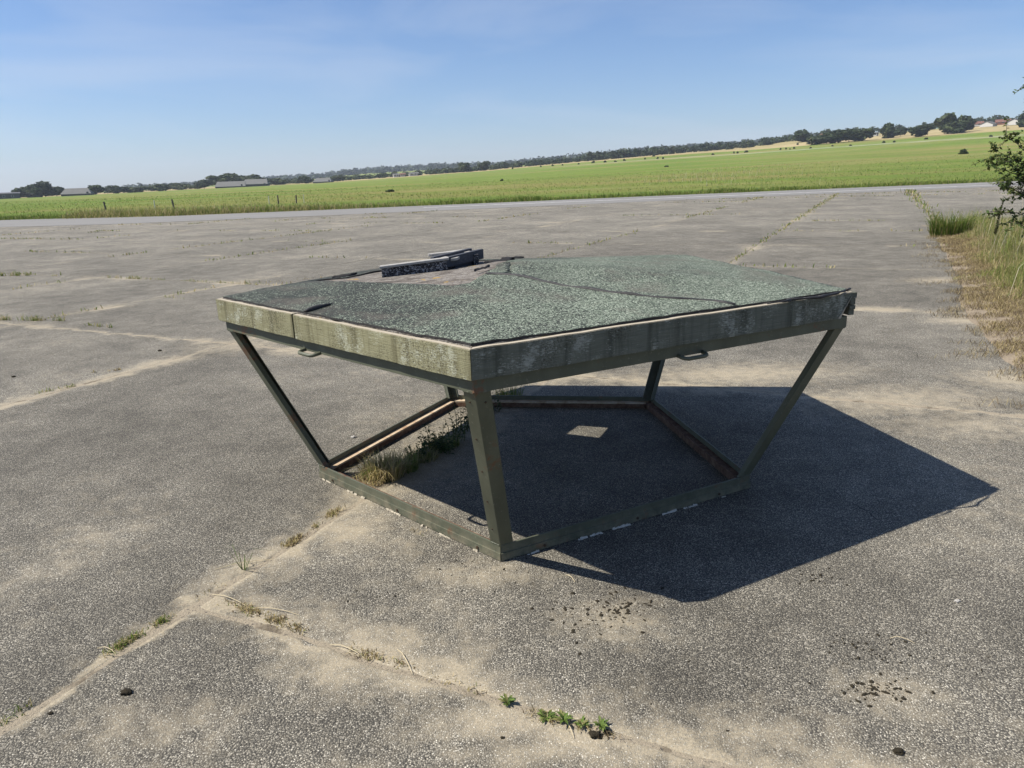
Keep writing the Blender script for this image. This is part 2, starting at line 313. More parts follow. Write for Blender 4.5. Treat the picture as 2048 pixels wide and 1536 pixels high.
    for n, a, b in (('roof_grey', (.105, .105, .096), (.16, .157, .14)), ('roof_red', (.13, .06, .045), (.19, .095, .07)), ('roof_dark', (.06, .06, .065), (.11, .11, .11))):
        t = NT(n); M[n] = t.bsdf(t.mix(t.noise(t.map(t.obj(), scale=(.3, 1, 1)), 1.2, 5), a, b), .85)
    t = NT('glass_dark'); M['glass_dark'] = t.bsdf((.03, .035, .04), .15, spec=.5)

_g = lambda x, y: gnd(x, y)
SANDS = []
for (px, py, rx, ry, w) in ((1480, 748, 1.5, .55, .85), (1800, 800, 1.3, .6, .75), (1960, 850, 1.0, .5, .6), (1230, 1240, .34, .26, .6), (1790, 1390, .3, .2, .55),
                            (700, 1060, .33, .33, .8), (950, 1150, .45, .2, .6), (1010, 1440, .5, .16, .8), (300, 1450, .5, .25, .45), (1150, 1500, .6, .12, .7),
                            (1940, 640, .7, .4, .9), (1880, 560, .8, .5, .8), (2020, 760, .6, .5, .8), (1500, 1480, .5, .25, .55), (690, 1290, .35, .16, .7), (480, 690, .9, .7, .7)):
    q = _g(px, py); SANDS.append((q.x, q.y, rx, ry, w))
make_materials()

# ---------------------------------------------------------------- terrain
def prof(pts):
    a = [us(*p) for p in pts]; return np.array([q[0] for q in a]), np.array([q[1] for q in a])
E1 = prof([(-300, 410), (0, 398), (250, 386), (400, 378), (640, 366), (960, 343), (1150, 326), (1300, 313), (1500, 299), (1700, 283), (1850, 272), (2048, 258), (2400, 240)])
E2 = prof([(-300, 408), (0, 396), (250, 384), (400, 376), (640, 364), (960, 341), (1150, 324), (1300, 311), (1500, 295), (1620, 276), (1750, 268), (1850, 262), (1950, 250), (2048, 243), (2400, 225)])
E3 = prof([(-300, 404), (0, 390), (300, 378), (530, 364), (640, 356), (720, 346), (860, 338), (1000, 332), (1150, 317), (1300, 303), (1500, 290), (1620, 276), (1750, 266), (1850, 260), (1950, 248), (2048, 240), (2400, 225)])
def edge_y(x): return np.interp(x, [-120, -60, -34, -21, -10, 13.8, 39, 60, 120], [58, 53, 50.5, 47.2, 48.4, 53.0, 57.1, 59, 62])
def d1(u): return np.interp(u, [-.8, -.2, .2, .8], [430, 560, 520, 420])
def terrain(x, y):
    x = np.asarray(x, float); y = np.asarray(y, float); yy = np.maximum(y, 1.0)
    u = np.clip(x/yy, -.9, .9); ye = edge_y(np.clip(x, -120, 120)); D1 = d1(u)
    z1 = EYE+np.interp(u, *E1)*D1; D2 = D1*1.32; z2 = EYE+np.interp(u, *E2)*D2; D3 = 2300.0; z3 = EYE+np.interp(u, *E3)*D3
    t = np.clip((yy-ye)/(D1-ye), 0, 1)
    z = z1*t**1.5
    z = np.where(yy > D1, z1+(z2-z1)*np.clip((yy-D1)/(D2-D1), 0, 1), z)
    z = np.where(yy > D2, z2+(z3-z2)*np.clip((yy-D2)/(D3-D2), 0, 1), z)
    z = np.where(yy > D3, z3-(yy-D3)*.03, z)
    near = np.clip((ye+.4-y)/.8, 0, 1)                                # dips under the strip and the apron
    return z*(1-near)+near*-.35+(1-near)*.03
def terr(x, y): return float(terrain(x, y))
def at(px, py, y0=40, y1=3500):                                       # terrain point seen at a photo pixel
    d = ray(px, py); y = y0
    while y < y1:
        t = y/d.y; z = EYE+d.z*t
        if z <= terr(d.x*t, y): return Vector((d.x*t, y, terr(d.x*t, y)))
        y *= 1.006
    t = y1/d.y; return Vector((d.x*t, y1, terr(d.x*t, y1)))
def along(px, dist):                                                  # terrain point on the bearing of photo column px (near the horizon)
    u, _ = us(px, 350-(px-1024)*.036); return Vector((u*dist, dist, terr(u*dist, dist)))

xs = np.concatenate([-np.geomspace(4000, 60, 60), np.linspace(-59, 59, 100), np.geomspace(60, 4000, 60)])
ys = np.concatenate([[-400, -200, -100, -50, -20, 0, 20, 35, 42], np.linspace(44, 64, 42), np.geomspace(65, 4200, 150)])
X, Y = np.meshgrid(xs, ys); Z = terrain(X, Y)+0.0
n1, n2 = len(ys), len(xs); idx = np.arange(n1*n2).reshape(n1, n2)
q = np.stack([idx[:-1, :-1], idx[:-1, 1:], idx[1:, 1:], idx[1:, :-1]], -1).reshape(-1, 4)
me = np_mesh('ground', np.stack([X, Y, Z], -1).reshape(-1, 3), np.concatenate([q[:, [0, 1, 2]], q[:, [0, 2, 3]]]), smooth=True)
U = np.clip(X/np.maximum(Y, 1), -.9, .9); D = d1(U)
dryv = np.clip((Y/D-.93)/.10, 0, 1)*np.where(U < .12, np.clip((1.6-Y/D)/.2, 0, 1), np.clip((1.75-Y/D)/.2, .25, 1))
trk = np.exp(-((Y/D-.80)/.012)**2)*np.clip((U-.0)/.15, 0, 1)
for nm, val in (('dry', dryv), ('track', trk)):
    a = me.attributes.new(nm, 'FLOAT', 'POINT'); a.data.foreach_set('value', val.astype(np.float32).ravel())
link('ground', me, M['meadow'])['kind'] = 'structure'

# ---------------------------------------------------------------- apron: sand bed, slabs, far strip with its line
def wander(x, y):                                                       # the old joints do not run dead straight
    a = Vector((x*.55, y*.55, 0)); b = Vector((x*2.7, y*2.7, 4)); c = Vector((x*9, y*9, 8))
    return (.045*mnoise.noise(a)+.020*mnoise.noise(b)+.008*mnoise.noise(c), .045*mnoise.noise(a+Vector((31, 7, 0)))+.020*mnoise.noise(b+Vector((5, 77, 0)))+.008*mnoise.noise(c+Vector((9, 3, 1))))
bx = np.concatenate([[-95, -50, -20, -8], np.arange(-4.5, 4.5, .03), [8, 20, 50, 95]]); by = np.concatenate([[-30, -5, .6], np.arange(1.2, 8.2, .03), [9, 12, 20, 40, 60]])
BX, BY = np.meshgrid(bx, by); BZ = np.full(BX.shape, -.0055)
for jj in range(3, len(by)-5):
    for ii in range(4, len(bx)-4):
        x, y = bx[ii], by[jj]; w_ = wander(x, y); x0_, y0_ = x-w_[0], y-w_[1]
        dP_ = abs((x0_*.8944-y0_*.4472-P0+PS/2) % PS-PS/2); dQ_ = abs((x0_*GX+y0_*GY-Q0+QS/2) % QS-QS/2); dd_ = min(dP_, dQ_)
        pq_ = x0_*.8944-y0_*.4472
        if P0-PS+.1 < pq_ < P0-.1 and abs(x0_*GX+y0_*GY-Q0) < 1.5: dd_ = dP_
        if dd_ < .09: BZ[jj, ii] = -.0055+(.0045+.0055*mnoise.noise(Vector((x*3.3, y*3.3, 2)))+.003*mnoise.noise(Vector((x*14, y*14, 5))))*math.exp(-(dd_/.035)**2)
nn1, nn2 = len(by), len(bx); idx = np.arange(nn1*nn2).reshape(nn1, nn2); q = np.stack([idx[:-1, :-1], idx[:-1, 1:], idx[1:, 1:], idx[1:, :-1]], -1).reshape(-1, 4)
apron = link('apron', np_mesh('apron', np.stack([BX, BY, BZ], -1).reshape(-1, 3), np.concatenate([q[:, [0, 1, 2]], q[:, [0, 2, 3]]]), smooth=True), M['joint_sand']); apron['kind'] = 'structure'
E_ = Vector((GX, GY, 0)); N_ = Vector((GY, -GX, 0))
def slab_mesh(k, long=1):
    h = PS/2-.005; V = []; F = []
    rr = random.Random(k); Q = list(np.linspace(-h+.035, h-.035, 84)); G = [-h, -h+.010]+Q+[h-.010, h]; n = len(G)-1
    w = lambda a, o: .007*mnoise.noise(Vector((a*9, o, k*3.1)))+.006*mnoise.noise(Vector((a*31, o, k)))
    for j in range(n+1):
        for i in range(n+1):
            a, b = G[i], G[j]; e = 0
            if i in (0, n): a += -abs(w(b, i))*(1 if i else -1); e = -.005
            elif i in (1, n-1): a += -abs(w(b, i))*1.5*(1 if i > 1 else -1); e = -.001
            if j in (0, n): b += -abs(w(a, j+7))*(1 if j else -1); e = -.005
            elif j in (1, n-1): b += -abs(w(a, j+7))*1.5*(1 if j > 1 else -1); e = min(e, -.001)
            V.append((a, b*long+(PS*.5*0), e+.002*mnoise.noise(Vector((a*.8+k*9, b*.8, k)))))
    for j in range(n):
        for i in range(n): F.append((j*(n+1)+i, j*(n+1)+i+1, (j+1)*(n+1)+i+1, (j+1)*(n+1)+i))
    ring = list(range(n+1))+[(j*(n+1)+n) for j in range(1, n+1)]+[n*(n+1)+i for i in range(n-1, -1, -1)]+[j*(n+1) for j in range(n-1, 0, -1)]
    m0 = len(V)
    for r_ in ring: V.append((V[r_][0], V[r_][1], -.05))
    L_ = len(ring)
    for i in range(L_): F.append((ring[(i+1) % L_], ring[i], m0+i, m0+(i+1) % L_))
    me = mesh('concrete_slab', V, F, True); me.materials.append(M['aggregate']); return me
slabs = [slab_mesh(k) for k in range(4)]; slab_long = slab_mesh(9, 2.0)
def near_mesh(me0, c, a):                                              # own copy of a slab with its edges following the wandering joints
    me = me0.copy(); ca, sa = math.cos(a), math.sin(a)
    for v in me.vertices:
        x, y = c.x+v.co.x*ca-v.co.y*sa, c.y+v.co.x*sa+v.co.y*ca; w_ = wander(x, y); f_ = min(1, max(0, (8.2-y)/1.0)) if y > 7 else 1
        v.co.x += (w_[0]*ca+w_[1]*sa)*f_; v.co.y += (-w_[0]*sa+w_[1]*ca)*f_
    return me
ang = math.atan2(GY, GX); rest = MB(); cells = []
def strip_y(x): return edge_y(x)-np.interp(x, [-60, 0, 60], [9.5, 8.5, 9.0])
for i in range(-30, 31):
    for j in range(-30, 31):
        c = N_*(P0+PS*(i+.5))+E_*(Q0+QS*(j+.5))
        if -24 < c.y < 62 and abs(c.x) < 90 and c.y < float(strip_y(c.x))+2.5:
            vis = c.y > -3 and abs(c.x) < .80*c.y+5
            cells.append((c.length if vis else 1e6+c.length, i, j, c))
cells.sort(key=lambda q: q[0])
for k, (dd, i, j, c) in enumerate(cells):
    if (i, j) == (-1, -1): continue                                    # one double-length slab left of the near joint
    if (i, j) == (-1, 0):
        o = link('concrete_slab', near_mesh(slab_long, c-E_*QS/2, ang-R(90)), None, apron); o.location = c-E_*QS/2; o.rotation_euler = (0, 0, ang-R(90)); continue
    if k < 240 and dd < 1e6:
        o = link('concrete_slab', near_mesh(slabs[(i*7+j*3) % 4], c, ang+R(90)*((i+j) % 4)) if c.length < 9.5 else slabs[(i*7+j*3) % 4], None, apron); o.location = c; o.rotation_euler = (0, 0, ang+R(90)*((i+j) % 4)); o.rotation_euler.x = R(random.uniform(-.04, .04))
    else:
        h = PS/2-.008; rest.add([c+E_*a*h+N_*b*h for a, b in ((-1, -1), (-1, 1), (1, 1), (1, -1))], [(3, 2, 1, 0)])
o = rest.build('concrete_slabs', M['aggregate'], apron); o['kind'] = 'stuff'
V = []; F = []
sx = np.linspace(-95, 95, 80)
for x in sx: V += [(x, float(strip_y(x)), .008), (x, float(edge_y(x))+.35, .008)]
for i in range(len(sx)-1): F.append((2*i, 2*i+2, 2*i+3, 2*i+1))
link('taxiway', mesh('taxiway', V, F), M['strip'])['kind'] = 'structure'
V = []; F = []
lx = np.linspace(-5, 60, 40)
for x in lx:
    y = float(edge_y(x))-np.interp(x, [-5, 22, 60], [3.6, 5.6, 7]); V += [(x, y, .014), (x, y+.3, .014)]
for i in range(len(lx)-1): F.append((2*i, 2*i+2, 2*i+3, 2*i+1))
tl = link('edge_line', mesh('edge_line', V, F), M['line_paint'], bpy.data.objects['taxiway'])
# ---------------------------------------------------------------- haze
def make_haze():
    t = NT('haze'); v = t.n('VolumePrincipled', {'Color': (.80, .88, 1.0, 1), 'Density': .00017, 'Anisotropy': .1}); t.t.links.new(v.outputs[0], t.out.inputs['Volume'])
    b = MB().box((-4100, -420, -60), (8200, 0, 0), (0, 4700, 0), (0, 0, 200)); o = b.build('haze', t.m); o['kind'] = 'stuff'
make_haze()

# ---------------------------------------------------------------- the pentagonal frame
CX, CY, TH = 0.1159, 4.1834, 3.30401
def corner(k, Rr, z): a = TH+k*2*math.pi/5; return Vector((CX+Rr*math.cos(a), CY+Rr*math.sin(a), z))
ROOT = Vector((CX, CY, 0))
frame = empty('pentagonal_roof_frame', ROOT)
tag(frame, 'low five-sided olive steel frame carrying a green felted roof with weathered wooden fascia', 'roof frame')
def part(mb, name, mat, parent=frame, **kw):
    o = mb.build(name, M[mat], None, **kw)
    o.parent = parent
    off = Vector((0, 0, 0)); p = parent
    while p: off += p.location; p = p.parent
    me = o.data
    for v in me.vertices: v.co -= off
    return o
DROP = [0, 0, 0, .030, .022]                                         # the roof sits a little lower at the back
RB, ZF0, ZF1, RF = 1.272, .9585, 1.075, 1.708
RS = 1.672                                                            # steel ring under the fascia
def inset_dir(k): a = TH+k*2*math.pi/5+math.pi/5; return Vector((-math.cos(a), -math.sin(a), 0))      # inward normal of side k
def side(k, Rr, z0, z1=None):
    a = corner(k, Rr, z0); b = corner((k+1) % 5, Rr, z0 if z1 is None else z1); return a, b
def rail(k, Rr, th, zlo, zhi, trim=0.0, dz=(0, 0)):                   # mitred plate along side k
    mb = MB(); ri = Rr-th/math.cos(math.pi/5)
    a0, b0 = corner(k, Rr, zlo+dz[0]), corner((k+1) % 5, Rr, zlo+dz[1]); a1, b1 = corner(k, ri, zlo+dz[0]), corner((k+1) % 5, ri, zlo+dz[1])
    if trim:
        u = (b0-a0).normalized()*trim; a0 += u; a1 += u; b0 -= u; b1 -= u
    h = Vector((0, 0, zhi-zlo))
    return mb.hexa([a0, b0, b1, a1, a0+h, b0+h, b1+h, a1+h])
base_rails = []
for k in range(5):
    r_ = part(rail(k, RB, .010, .004, .078, trim=.0015), 'base_rail', 'olive_steel', bevel=.002); base_rails.append(r_)
    part(rail(k, RB+.006, .0065, .004, .040, trim=.0025), 'lower_lip', 'olive_steel', r_, bevel=.0015)
    part(rail(k, RB-.0135, .045, .036, .046, trim=.004), 'ledge', 'tan_ledge' if k in (3, 4) else 'rusty_steel', r_)
    part(rail(k, RB-.062, .006, .003, .0355, trim=.004), 'ledge_web', 'rusty_steel', r_)
def leg(k):
    mb = MB(); w, th = .064, .009
    for s, q in ((1, k), (-1, (k-1) % 5)):
        u = (corner((k+s) % 5, 1, 0)-corner(k, 1, 0)).normalized(); n = inset_dir(q)
        b, t_ = corner(k, RB-.004, .070), corner(k, RS-.004, .912-DROP[k])
        z0 = b; z1 = t_
        mb.hexa([z0, z0+u*w, z0+u*w+n*th, z0+n*th, z1, z1+u*w, z1+u*w+n*th, z1+n*th])
    # inner lips
    for s, q in ((1, k), (-1, (k-1) % 5)):
        u = (corner((k+s) % 5, 1, 0)-corner(k, 1, 0)).normalized(); n = inset_dir(q)
        b, t_ = corner(k, RB-.004, .070)+u*(w-.007)+n*th, corner(k, RS-.004, .912-DROP[k])+u*(w-.007)+n*th
        mb.hexa([b, b+u*.007, b+u*.007+n*.02, b+n*.02, t_, t_+u*.007, t_+u*.007+n*.02, t_+n*.02])
    o = part(mb, 'leg', 'olive_steel', bevel=.0015)
    return o
legs = [leg(k) for k in range(5)]
def disc(c, n, r_, t_=.003, seg=8):
    n = Vector(n).normalized(); a = n.cross(Vector((0, 0, 1))).normalized() if abs(n.z) < .9 else Vector((1, 0, 0)); b = n.cross(a)
    return [Vector(c)+(a*math.cos(i*2*math.pi/seg)+b*math.sin(i*2*math.pi/seg))*r_ for i in range(seg)], n*t_
def bolts(k, s, q, ts, parent, r_=.0045):
    u = (corner((k+s) % 5, 1, 0)-corner(k, 1, 0)).normalized(); n = inset_dir(q)
    for t_ in ts:
        c = corner(k, RB-.004, .070).lerp(corner(k, RS-.004, .912), t_)+u*.036-n*.0005
        ax = (corner(k, RS, .912)-corner(k, RB, .07)).cross(u).normalized()
        if ax.dot(n) > 0: ax = -ax
        poly, d_ = disc(c, ax, r_, .0025); part(MB().prism(poly, d_), 'bolt', 'bolt', parent)
bolts(1, -1, 0, (.12, .32, .52, .72, .93), legs[1]); bolts(1, 1, 1, (.93,), legs[1]); bolts(3, 1, 3, (.6,), legs[3]); bolts(3, -1, 2, (.6,), legs[3])
for k, ts in ((0, (.1, .5, .9)), (1, (.15, .5, .85))):
    a, b = side(k, RB+.007, .022)
    for t_ in ts:
        poly, d_ = disc(a.lerp(b, t_), -inset_dir(k), .007, .005); part(MB().prism(poly, d_), 'bolt', 'bolt', base_rails[k])
def weld(k, z, Rr, parent, seed):
    rr = random.Random(seed)
    for s_, q in ((1, k), (-1, (k-1) % 5)):
        u = (corner((k+s_) % 5, 1, 0)-corner(k, 1, 0)).normalized(); n = -inset_dir(q); c = corner(k, Rr, z)+n*.0015
        pts = [c+u*(.004+.058*i/12)+Vector((0, 0, rr.uniform(-.0012, .0012))) for i in range(13)]
        part(MB().tube(pts, [rr.uniform(.0022, .0042) for _ in pts], 6), 'weld_bead', 'olive_steel', parent, smooth=True)
for k in range(5): weld(k, .079, RB-.002, legs[k], k); weld(k, .901-DROP[k], RS-.006, legs[k], k+9)
# flaking pale sealant along the two near rails
def sealant(k, spans):
    mb = MB(); rr = random.Random(k+3); a, b = side(k, RB+.010, 0); n = -inset_dir(k)
    for t0, t1 in spans:
        t_ = t0
        while t_ < t1:
            w = rr.uniform(.003, .022); h = rr.uniform(.002, .009)*(1 if k else .7); o_ = rr.uniform(0, .002)
            p0 = a.lerp(b, t_); p1 = a.lerp(b, min(t_+w, t1)); mb.hexa([p0, p1, p1+n*(h+o_), p0+n*(h*.6+o_), p0+Vector((0, 0, .004+.006*rr.random())), p1+Vector((0, 0, .012*rr.random()+.002)), p1+n*h+Vector((0, 0, .002)), p0+n*h*.6+Vector((0, 0, .002))])
            t_ += w*rr.choice((.8, .9, 1, 1.5, 2.4))
    part(mb, 'sealant', 'sealant' if k else 'old_sealant', base_rails[k])
sealant(0, [(.03, .12), (.2, .31), (.44, .52), (.63, .66), (.72, .80), (.88, .9)]); sealant(1, [(.09, .13), (.27, .36), (.40, .47), (.60, .66), (.69, .755), (.86, .88)])
tops = []
for k in range(5):
    dz = (-DROP[k], -DROP[(k+1) % 5])
    tr = part(rail(k, RS, .010, .902, .956, dz=dz), 'top_rail', 'olive_steel', bevel=.002); tops.append(tr)
    part(rail(k, RS-.014, .045, .903, .911, dz=dz, trim=.004), 'flange', 'rusty_steel', tr)
# carrying handles of bent round bar
def handle(k, t_, parent):
    a, b = side(k, RS, .9); c = a.lerp(b, t_); u = (b-a).normalized(); n = -inset_dir(k)
    w, d_, r_ = .064, .044, .0085; z = Vector((0, 0, .909)); c.z = 0
    pth = [c-u*w-n*.02+z, c-u*w+n*(d_-.022)+z-Vector((0, 0, .004)), c-u*(w-.006)+n*(d_-.008)+z-Vector((0, 0, .007)), c-u*(w-.02)+n*d_+z-Vector((0, 0, .008)), c+u*(w-.02)+n*d_+z-Vector((0, 0, .008)), c+u*(w-.006)+n*(d_-.008)+z-Vector((0, 0, .007)), c+u*w+n*(d_-.022)+z-Vector((0, 0, .004)), c+u*w-n*.02+z]
    part(MB().tube(pth, r_, 10), 'handle', 'olive_steel', parent, smooth=True)
handle(0, .445, tops[0]); handle(1, .51, tops[1])
# fascia boards: each its own object with local x along the board
BT = .028
def plank(k, t0, t1, mat, name='fascia_board', e0=0, e1=0, poly=None, out=0.0, dz=0.0, rr=1, off_in=0.0):
    a, b = side(k, RF+out, 0); Lk = (b-a).length; u = (b-a).normalized(); n = inset_dir(k)
    za = lambda t_: -(DROP[k]*(1-t_)+DROP[(k+1) % 5]*t_)
    mt = BT*math.tan(math.pi/5)
    h = ZF1-ZF0; N = max(4, int((t1-t0)*26)); V = []; F = []
    R2 = random.Random(rr)
    for i in range(N+1):
        s_ = i/N; t_ = t0+(t1-t0)*s_; x = t_*Lk
        xi = x+(mt if (i == 0 and t0 == 0) else 0)-(mt if (i == N and t1 == 1) else 0)
        zt = h+za(t_)+R2.uniform(-.0018, .0018); zb = za(t_)+R2.uniform(-.0012, .0012); w = R2.uniform(-.0012, .0012)
        cut = e1 if i == N else 0
        V += [(x-cut, w, zb), (x, w*.6, zt), (xi, BT, zt), (xi-cut, BT, zb)]
    for i in range(N):
        p = 4*i
        F += [(p, p+4, p+5, p+1), (p+1, p+5, p+6, p+2), (p+2, p+6, p+7, p+3), (p+3, p+7, p+4, p)]
    F += [(0, 1, 2, 3), (4*N+3, 4*N+2, 4*N+1, 4*N)]
    me = mesh(name, V, F); bm = bmesh.new(); bm.from_mesh(me); bmesh.ops.recalc_face_normals(bm, faces=bm.faces)
    bmesh.ops.bevel(bm, geom=[e for e in bm.edges if len(e.link_faces) == 2 and e.calc_face_angle(0) > .8], offset=.0025, segments=2, affect='EDGES', clamp_overlap=True); bm.to_mesh(me); bm.free()
    me.materials.append(M[mat]); me.materials.append(M['board_top'])
    for f in me.polygons:
        if f.normal.z > .8: f.material_index = 1
    o = link(name, me, None, frame); o.location = a+Vector((0, 0, ZF0+dz))-ROOT
    o.matrix_basis = Matrix.Translation(a+Vector((0, 0, ZF0+dz))-ROOT) @ Matrix(((u.x, n.x, 0, 0), (u.y, n.y, 0, 0), (0, 0, 1, 0), (0, 0, 0, 1)))
    return o
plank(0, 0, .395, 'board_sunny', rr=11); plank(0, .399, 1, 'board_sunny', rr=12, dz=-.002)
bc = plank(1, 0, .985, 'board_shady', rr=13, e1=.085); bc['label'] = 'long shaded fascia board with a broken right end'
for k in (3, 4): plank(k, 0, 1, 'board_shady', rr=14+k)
# side C-D: plywood whose layers have come apart at the corner
a, b = side(2, RF, 0); u = (b-a).normalized(); n = inset_dir(2)
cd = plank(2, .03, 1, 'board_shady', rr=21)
for i, (x0, z0, z1, t_) in enumerate(((.002, .085, .112, .030), (.010, .052, .083, .026), (.006, .030, .050, .030), (.014, .002, .028, .028))):
    o_ = a+u*x0+n*.001+Vector((0, 0, ZF0+z0)); part(MB().box(o_, u*(.052-x0), n*t_, Vector((0, 0, z1-z0))), 'split_layer', 'board_shady', bevel=.002)
# splinters at the broken end of B-C
mb = MB(); a1, b1 = side(1, RF+.001, 0); u1 = (b1-a1).normalized(); n1_ = inset_dir(1); Lk = (b1-a1).length
e_ = a1+u1*(Lk*.985)+Vector((0, 0, ZF0))
mb.prism([e_-u1*.095+Vector((0, 0, .002)), e_-u1*.080+Vector((0, 0, .0)), e_-u1*.048+Vector((0, 0, .055)), e_-u1*.014+Vector((0, 0, .098)), e_-u1*.030+Vector((0, 0, .075))], -n1_*.003)
part(mb, 'splinter', 'board_top')

# roof: deck, two felt sheets round a torn-open patch
RISE = .105
def roof_z(x, y):
    dx, dy = x-CX, y-CY; m = -9
    for k in range(5):
        n = inset_dir(k); m = max(m, -(n.x*dx+n.y*dy))
    ap = RF*math.cos(math.pi/5); f = max(0.0, 1-m/ap)
    back = (dy*.9-dx*.0)/1.4
    return ZF1+.002+RISE*f-.030*max(0, back)*.95
def roof_pt(px, py):
    z = 1.1
    for _ in range(12): q = gnd(px, py, z); z = roof_z(q.x, q.y)
    return Vector((q.x, q.y))
def resample(P, step, jit, rr):
    out = []
    for i in range(len(P)-1):
        n = max(1, int((P[i+1]-P[i]).length/step))
        for j in range(n):
            q = P[i].lerp(P[i+1], j/n); out.append(q+Vector((rr.uniform(-jit, jit), rr.uniform(-jit, jit))))
    return out
def inpoly(p, poly):
    c = False; j = len(poly)-1
    for i in range(len(poly)):
        a, b = poly[i], poly[j]
        if (a[1] > p[1]) != (b[1] > p[1]) and p[0] < (b[0]-a[0])*(p[1]-a[1])/(b[1]-a[1])+a[0]: c = not c
        j = i
    return c
# hatch footprint
HD = R(10); HU = Vector((math.cos(HD), math.sin(HD))); HV = Vector((-HU.y, HU.x)); HP = Vector((-.715, 4.17))
def hp(u, v): q = HP+HU*u+HV*v; return Vector((q.x, q.y))
def build_roof():
    rr = random.Random(5)
    outer = [corner(k, RF-.038, 0).to_2d() for k in range(5)]; outer.append(outer[0])
    outer = resample(outer, .05, .0055, rr)
    deck_out = [corner(k, RF-.030/math.cos(math.pi/5), 0).to_2d() for k in range(5)]
    hole = [Vector(q) for q in ((-.563, 4.50), (-.464, 4.662), (-.268, 4.592), (-.356, 4.394))]
    torn = [roof_pt(*q) for q in ((618, 563), (690, 566), (760, 567), (850, 571), (908, 573), (938, 568), (958, 556), (985, 540), (1035, 521))]
    torn += [Vector(q) for q in ((-.02, 4.86), (-.2, 5.0), (-.55, 4.95), (-.86, 4.75), (-.98, 4.45))]
    torn = resample(torn+[torn[0]], .05, .008, rr)
    seam = [roof_pt(*q) for q in ((972, 549), (1030, 552), (1120, 572), (1220, 587), (1330, 599), (1420, 603), (1470, 612))]
    seam = resample(seam+[seam[-1]+(seam[-1]-seam[-2]).normalized()*.12], .05, .003, rr)+[seam[-1]+(seam[-1]-seam[-2]).normalized()*.12]
    pts = list(outer); nO = len(pts); F0 = [list(range(nO))]
    edges = []
    b = len(pts); pts += torn; edges += [(b+i, b+(i+1) % len(torn)) for i in range(len(torn))]
    b = len(pts); pts += [s_ for s_ in seam if inpoly(s_, outer)]; edges += [(i, i+1) for i in range(b, len(pts)-1)]
    g = .035
    for i in range(-60, 61):
        for j in range(-60, 61):
            q = Vector((CX+i*g+rr.uniform(-.012, .012), CY+j*g+rr.uniform(-.012, .012)))
            if inpoly(q, outer): pts.append(q)
    V2, _, F, *_ = delaunay_2d_cdt(pts, edges, F0, 1, 1e-5)
    def side_of(c):                                                    # beyond the seam line?
        best = 1e9; s_ = 0
        for i in range(len(seam)-1):
            m = (seam[i]+seam[i+1])/2; d_ = (m-c).length
            if d_ < best: best = d_; t_ = seam[i+1]-seam[i]; s_ = t_.x*(c.y-seam[i].y)-t_.y*(c.x-seam[i].x)
        return s_ > 0
    sheets = {0: [], 1: []}
    for f in F:
        c = sum((V2[i] for i in f), Vector((0, 0)))/3
        if inpoly(c, torn): continue
        bk = c.y-CY > .02 and side_of(c) or (side_of(c) and c.x > 0)
        if c.x < -.15 and c.y < 5.0: bk = False
        sheets[1 if bk else 0].append(f)
    for s_, fs in sheets.items():
        lift = .006 if s_ == 0 else .003
        used = {}; V = []
        for f in fs:
            for i in f:
                if i not in used:
                    q = V2[i]; used[i] = len(V)
                    w = .004*mnoise.noise(Vector((q.x*3, q.y*3, s_)))+.0025*mnoise.noise(Vector((q.x*11, q.y*11, 5)))
                    V.append(Vector((q.x, q.y, roof_z(q.x, q.y)+lift+w)))
        FF = [tuple(used[i] for i in f) for f in fs]
        cnt = {}
        for f in FF:
            for i in range(3): e = (f[i], f[(i+1) % 3]); cnt[tuple(sorted(e))] = cnt.get(tuple(sorted(e)), 0)+1; 
        bd = [(f[i], f[(i+1) % 3]) for f in FF for i in range(3) if cnt[tuple(sorted((f[i], f[(i+1) % 3])))] == 1]
        low = {}
        for e in bd:
            for i in e:
                if i not in low: low[i] = len(V); V.append(V[i]-Vector((0, 0, .008)))
        FS = [(e[1], e[0], low[e[0]], low[e[1]]) for e in bd]
        mb = MB(); mb.V = V; mb.F = FF+FS
        me = mesh('felt_sheet', [v-ROOT for v in V], FF+FS, True); me.materials.append(M['felt_front' if s_ == 0 else 'felt_right']); me.materials.append(M['bitumen'])
        for f in me.polygons[len(FF):]: f.material_index = 1; f.use_smooth = False
        link('felt_sheet', me, None, frame)
    # dark bead added along the seam, standing in for its shadow gap
    mb = MB(); mb.tube([Vector((q.x, q.y, roof_z(q.x, q.y)+.004+.002*math.sin(i*1.7))) for i, q in enumerate(seam[:-2])], [.008+.004*rr.random() for _ in seam[:-2]], 6)
    part(mb, 'seam', 'bitumen', smooth=True)
    # deck
    pts = list(deck_out); edges = []; b = len(pts); pts += hole; edges = [(b+i, b+(i+1) % 4) for i in range(4)]
    for i in range(-30, 31):
        for j in range(-30, 31):
            q = Vector((CX+i*.07, CY+j*.07))
            if inpoly(q, deck_out): pts.append(q)
    V2, _, F, *_ = delaunay_2d_cdt(pts, edges, [list(range(5))], 1, 1e-5)
    FF = [tuple(f) for f in F if not inpoly(sum((V2[i] for i in f), Vector((0, 0)))/3, hole)]
    n = len(V2); V = [Vector((q.x, q.y, roof_z(q.x, q.y)-.003)) for q in V2]; V += [v-Vector((0, 0, .03)) for v in V]
    cnt = {}
    for f in FF:
        for i in range(3): e = tuple(sorted((f[i], f[(i+1) % 3]))); cnt[e] = cnt.get(e, 0)+1
    FS = [(f[(i+1) % 3], f[i], n+f[i], n+f[(i+1) % 3]) for f in FF for i in range(3) if cnt[tuple(sorted((f[i], f[(i+1) % 3])))] == 1]
    me = mesh('roof_deck', [v-ROOT for v in V], FF+[tuple(n+i for i in f[::-1]) for f in FF]+FS, False); me.materials.append(M['bare_deck'])
    link('roof_deck', me, None, frame)
